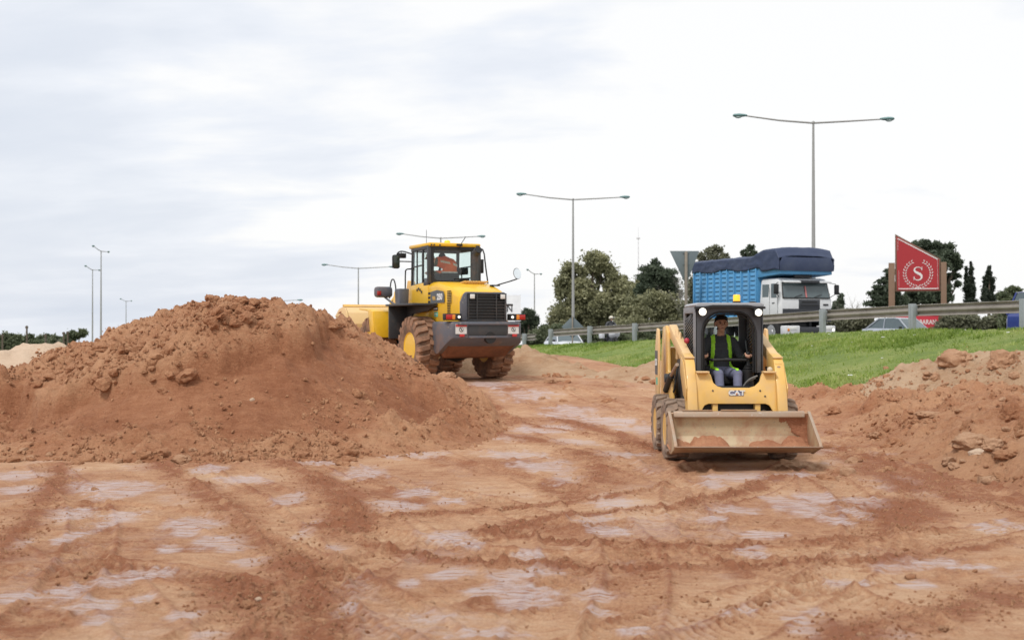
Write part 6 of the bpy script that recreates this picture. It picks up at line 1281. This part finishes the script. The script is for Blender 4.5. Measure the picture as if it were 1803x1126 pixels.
BIG = [ (581,573,21,8,'R','long dark clod lying on the right shoulder of the red mound'), (178,612,24,11,'R','big slab-like clod on the left hump of the red mound'), (201,611,8,8,'R','rounded clod beside the slab on the left hump of the red mound'),
 (302,538,6,5,'R','small rounded clod perched on the left skyline slope of the red mound'), (626,693,13,9,'R','largest clod of the cluster on the lower right face of the mound'), (598,691,9,7,'R','left clod of the cluster on the lower right face of the mound'), (664,692,10,6,'R','right pointed clod of the cluster on the lower right face of the mound'), (648,710,9,8,'R','lowest clod of the cluster on the lower right face of the mound'), (678,662,13,7,'R','broken clod high on the right face of the red mound'),
 (319,808,20,9,'S','large pale stone-like clod at the front foot of the red mound'), (208,812,9,6,'S','pale clod at the foot of the mound, left of the large pale one'), (243,813,7,5,'S','small pale clod next to the large pale one at the mound foot'), (135,815,12,5,'R','flat clod at the left part of the mound foot'), (488,775,10,5,'R','rounded clod low on the front of the red mound'), (434,797,11,5,'R','flat clod at the mound foot right of the large pale one'), (471,798,9,5,'R','second flat clod at the mound foot right of the large pale one'), (587,778,9,5,'R','dark clod at the right part of the mound foot'), (726,743,8,7,'R','rounded clod at the right end of the mound foot'), (444,703,5,4,'P','tiny pale stone on the smooth front face of the mound'), (791,660,10,7,'S','pale block of earth beside the rear wheel of the big loader'), (545,604,11,4,'R','flat clod below the long dark one on the mound shoulder'),
 (1687,629,33,17,'S','big brown boulder on the grass at the top of the pale earth pile'), (1771,634,26,20,'S','big rough pale clod on the right top of the pale earth pile'), (1787,727,26,24,'R','big smooth red block at the right edge of the photo'), (1806,748,17,24,'R','steep red block cut by the right edge of the photo'), (1715,775,36,15,'S','long slab of pale earth at the right foot of the windrow'), (1752,782,18,12,'S','rounded pale clod right of the long slab in the windrow'), (1724,796,16,9,'P','pale pointed stone at the front of the long slab'), (1468,722,15,7,'R','dark slab clod on the windrow behind the skid loader bucket'), (1549,677,7,5,'R','small reddish clod at the left end of the pale earth pile'), (1626,681,9,6,'S','rounded clod in the middle of the pale earth pile'), (1647,664,9,7,'S','rounded clod above the middle of the pale earth pile'), (1590,781,8,5,'R','single clod at the foot of the windrow'), (1615,742,9,5,'R','dark clod halfway up the windrow'), (1725,744,20,8,'R','long red clod below the red block at the right edge'), (1704,750,11,11,'R','upright red clod left of the long red one'), (1638,728,22,7,'S','pale crusted slab on top of the windrow'), (1751,698,8,9,'R','reddish clod on the lower right of the pale earth pile'),
 (1524,853-12,4,3,'R','tiny dark clod on the lane left of the bend of tracks'), (1108,820,6,4,'R','small dark clod on the lane left of the skid loader'), (424,1130,9,6,'R','dark clod at the bottom edge of the photo'), (455,1053,6,4,'P','tiny white stone near the bottom left clods'), (404,1016,13,9,'R','upper dark clod of the group near the bottom left'), (437,1063,14,9,'R','lower dark clod of the group near the bottom left') ]
MR = [rock_mesh('red_clod', 11+k, 4, .32, .8, M_RED, .7) for k in range(4)]; MS_ = [rock_mesh('pale_clod', 31+k, 4, .26, .75, M_CLOD) for k in range(4)]; MP = [rock_mesh('pale_stone', 51, 3, .2, .75, M_PALE)]
for k, (a, b, rx, ry, mt, lab) in enumerate(BIG):
    p = hit(a, b+ry*.45)
    if p is None: continue
    s = p.y/F; me = {'R': MR, 'S': MS_, 'P': MP}[mt]; me = me[k % len(me)]; o = bpy.data.objects.new('boulder' if rx > 20 else 'clod', me); COL.objects.link(o)
    o.location = p+Vector((0, rx*s*.30, ry*s*.15)); o.scale = (rx*s*1.08, rx*s*.8, ry*s*1.5); o.rotation_euler = (0,0,random.uniform(-.5,.5)); tag(o, lab, 'boulder' if rx > 20 else 'clod')
SM = {'R': [rock_mesh('red_lump', 71+k, 3, .30, .8, M_RED, .65) for k in range(5)], 'S': [rock_mesh('pale_lump', 81+k, 3, .3, .75, M_CLOD) for k in range(3)]}
def scatter(n, region, smin, smax, kinds, label, group, seed, power=2.2):
    r_ = random.Random(seed); c = 0; tries = 0
    while c < n and tries < n*30:
        tries += 1; a, b = region(r_)
        p = hit(a, b)
        if p is None: continue
        k = r_.choice(kinds); o = bpy.data.objects.new('small_clod', r_.choice(SM[k])); COL.objects.link(o); sz_ = smin+(smax-smin)*r_.random()**power
        o.location = p+Vector((0,0,-sz_*.05)); o.scale = (sz_*r_.uniform(.8,1.4), sz_*r_.uniform(.8,1.3), sz_*r_.uniform(.7,1.1)); o.rotation_euler = (r_.uniform(-.4,.4),r_.uniform(-.4,.4),r_.uniform(0,6.3)); tag(o, label, 'clod', group); c += 1
scatter(75, lambda r_: (r_.uniform(0,760), r_.gauss(802,7)-max(0,0)*0), .03, .13, 'RRRRRS', 'small loose clod lying along the front foot of the red mound', 'small clods at the foot of the red mound', 1)
scatter(60, lambda r_: (r_.uniform(360,470), r_.uniform(520,575)), .04, .14, 'R', 'small clod in the rubble on the summit of the red mound', 'clods in the summit rubble', 2)
scatter(60, lambda r_: (r_.uniform(60,330), r_.uniform(600,690)), .04, .14, 'R', 'small clod in the lumpy upper left part of the red mound', 'clods on the upper left of the mound', 3)
scatter(70, lambda r_: (r_.uniform(1450,1803), r_.uniform(715,850)), .03, .13, 'RRS', 'small clod in the windrow along the right edge of the lane', 'clods in the windrow', 4)
scatter(45, lambda r_: (r_.uniform(1540,1803), r_.uniform(640,705)), .03, .10, 'SSR', 'small clod in the pale earth pile on the grass slope', 'clods in the pale earth pile', 5)
scatter(50, lambda r_: (r_.uniform(0,1803), r_.uniform(840,1120)), .012, .05, 'RRRS', 'little clod lying loose on the muddy yard', 'little clods on the yard', 6)
scatter(40, lambda r_: (r_.uniform(920,1160), r_.uniform(655,720)), .04, .14, 'RS', 'small clod beside the lane between the two machines', 'clods beside the lane', 7)
# crumbs nobody could count
def crumbs():
    n = 26000; a = RNG.uniform(-30, 1840, n); D = np.exp(RNG.uniform(math.log(5.6), math.log(26), n)); x = (a-CX)/F*D; y = D
    keep = RNG.uniform(0, 1, n) < .04+.6*sst(.15, .6, fbm(x, y, .8, 4, 301)); 
    # denser along ridges and pile feet
    for (P_, wd, ht) in RIDGES:
        d, al, sg = polydist(x, y, P_); keep |= (d < wd*1.8) & (RNG.uniform(0,1,n) < .8)
    x, y = x[keep], y[keep]
    ex, ey = [], []
    for (P_, wd, ht) in RIDGES:                             # extra crumbs thrown up along the tyre ridges
        k = 420; i = RNG.integers(0, len(P_)-1, k); u = RNG.uniform(0, 1, (k,1)); q_ = P_[i]*(1-u)+P_[i+1]*u+RNG.normal(0, wd*.9, (k,2)); ex.append(q_[:,0]); ey.append(q_[:,1])
    nb = sum(len(q_) for q_ in [x]+ex)
    for Pp, k, seed in ((PM, 42000, 3), (PR, 26000, 4), (PW, 9000, 5), (PC, 3000, 6)):
        xx = RNG.uniform(Pp[0][0], Pp[0][-1], k); yy = RNG.uniform(Pp[1][0], Pp[1][-1], k)
        if Pp is PM: yy = 15+(RNG.uniform(0, 1, k)**1.3)*6.5
        ix = np.clip(np.searchsorted(Pp[0], xx), 0, len(Pp[0])-1); iy = np.clip(np.searchsorted(Pp[1], yy), 0, len(Pp[1])-1); zz = Pp[2][iy, ix]; g_ = ground_z(xx, yy)
        pr = np.clip(.10+1.1*sst(.0, .5, fbm(xx*1.5, yy*.6, 1.0, 5, 400+seed)), 0, 1)
        if Pp is PM: pr = np.clip(pr*.28+.75*(zz < .75)*sst(-.1, .4, fbm(xx, yy, .9, 3, 410))+.6*(1-main_smooth(xx, yy, zz))*(zz > .9), 0, 1)
        kp = (zz > g_-.05) & (RNG.uniform(0,1,k) < pr); ex.append(xx[kp]); ey.append(yy[kp])
    x = np.concatenate([x]+ex); y = np.concatenate([y]+ey); big = np.arange(len(x)) >= nb; m = (y > 5) & (y < 32); x, y, big = x[m], y[m], big[m]
    z, sl, dm = yard(x, y)
    zp = z.copy()
    for Pp in ALLP:
        ix = np.clip(np.searchsorted(Pp[0], x), 0, len(Pp[0])-1); iy = np.clip(np.searchsorted(Pp[1], y), 0, len(Pp[1])-1); ins = (x > Pp[0][0]) & (x < Pp[0][-1]) & (y > Pp[1][0]) & (y < Pp[1][-1]); zp = np.where(ins, np.maximum(zp, Pp[2][iy, ix]), zp)
    n = len(x); sz_ = np.where(big, .008+.034*RNG.uniform(0,1,n)**3.2, .004+.015*RNG.uniform(0,1,n)**3.2)
    base = np.array([(1,0,-.5),(-.5,.87,-.5),(-.5,-.87,-.5),(.3,.5,.55),(.3,-.6,.5),(-.6,0,.6)]); fc = np.array([(0,1,3),(0,3,4),(0,4,2),(1,5,3),(1,2,5),(2,4,5),(3,5,4),(0,2,1)])
    V = base[None]*sz_[:,None,None]*RNG.uniform(.6,1.4,(n,6,1)); an = RNG.uniform(0,6.28,n); c_, s_ = np.cos(an)[:,None], np.sin(an)[:,None]
    V = np.stack([V[:,:,0]*c_-V[:,:,1]*s_, V[:,:,0]*s_+V[:,:,1]*c_, V[:,:,2]], -1)+np.stack([x, y, zp+sz_*.2], -1)[:,None,:]
    Fc = (fc[None]+np.arange(n)[:,None,None]*6).reshape(-1,3); k = 6*n
    o = mesh_obj('earth_crumbs', V, Fc, M_RED, smooth=False, attrs=dict(slick_sheen=np.zeros(k), field=np.zeros(k), damp_tone=np.repeat(RNG.uniform(-.3,.55,n), 6))); tag(o, kind='stuff')
crumbs()
# orange scrap on the boulder, daisies on the slope
p = hit(1687, 615); p = at(1705, 614, (p.y if p else 24)); mb = MB(); mb.loft([[Vector((x,y,z)) for x,z in ((-.05,.0),(.0,-.04),(.05,.01),(.06,.05),(-.04,.055))] for y in (0,.02)]); mb.tube([(0,.01,-.22),(0,.01,.0)], .006, 5); so_ = mb.build('orange_marker', plain('orange_scrap', (.75,.20,.10), .6)); so_.location = p; tag(so_, 'small orange marker scrap standing at the top of the big brown boulder', 'marker')
mb = MB(); r_ = random.Random(5)
pts = [(1497,665,5),(1553,634,2),(1555,597,3),(1460,591,2),(1610,593,2),(1775,589,3),(1700,584,1.5),(1430,612,1.5),(1500,606,1.5)]
for (a, b, w_) in pts:
    q_ = hit(a, b)
    if q_ is None: continue
    s = q_.y/F*w_; o = bpy.data.objects.new('litter', bpy.data.meshes.get('litter_mesh') or None) if False else None
    mb2 = MB(); mb2.loft([[Vector((x*s,y*s*.5,z*s*.5+dz)) for x,y,z in ((-1,-.4,0),(-.3,-.9,.35),(.6,-.7,.1),(1,.1,.5),(.3,.8,.3),(-.7,.6,.6))] for dz in (.05,.06)]); o = mb2.build('paper_scrap', M_WHITE); o.location = q_; tag(o, 'small white scrap of paper lying in the grass of the slope', 'litter', 'white scraps in the grass')
mb.bm.free()
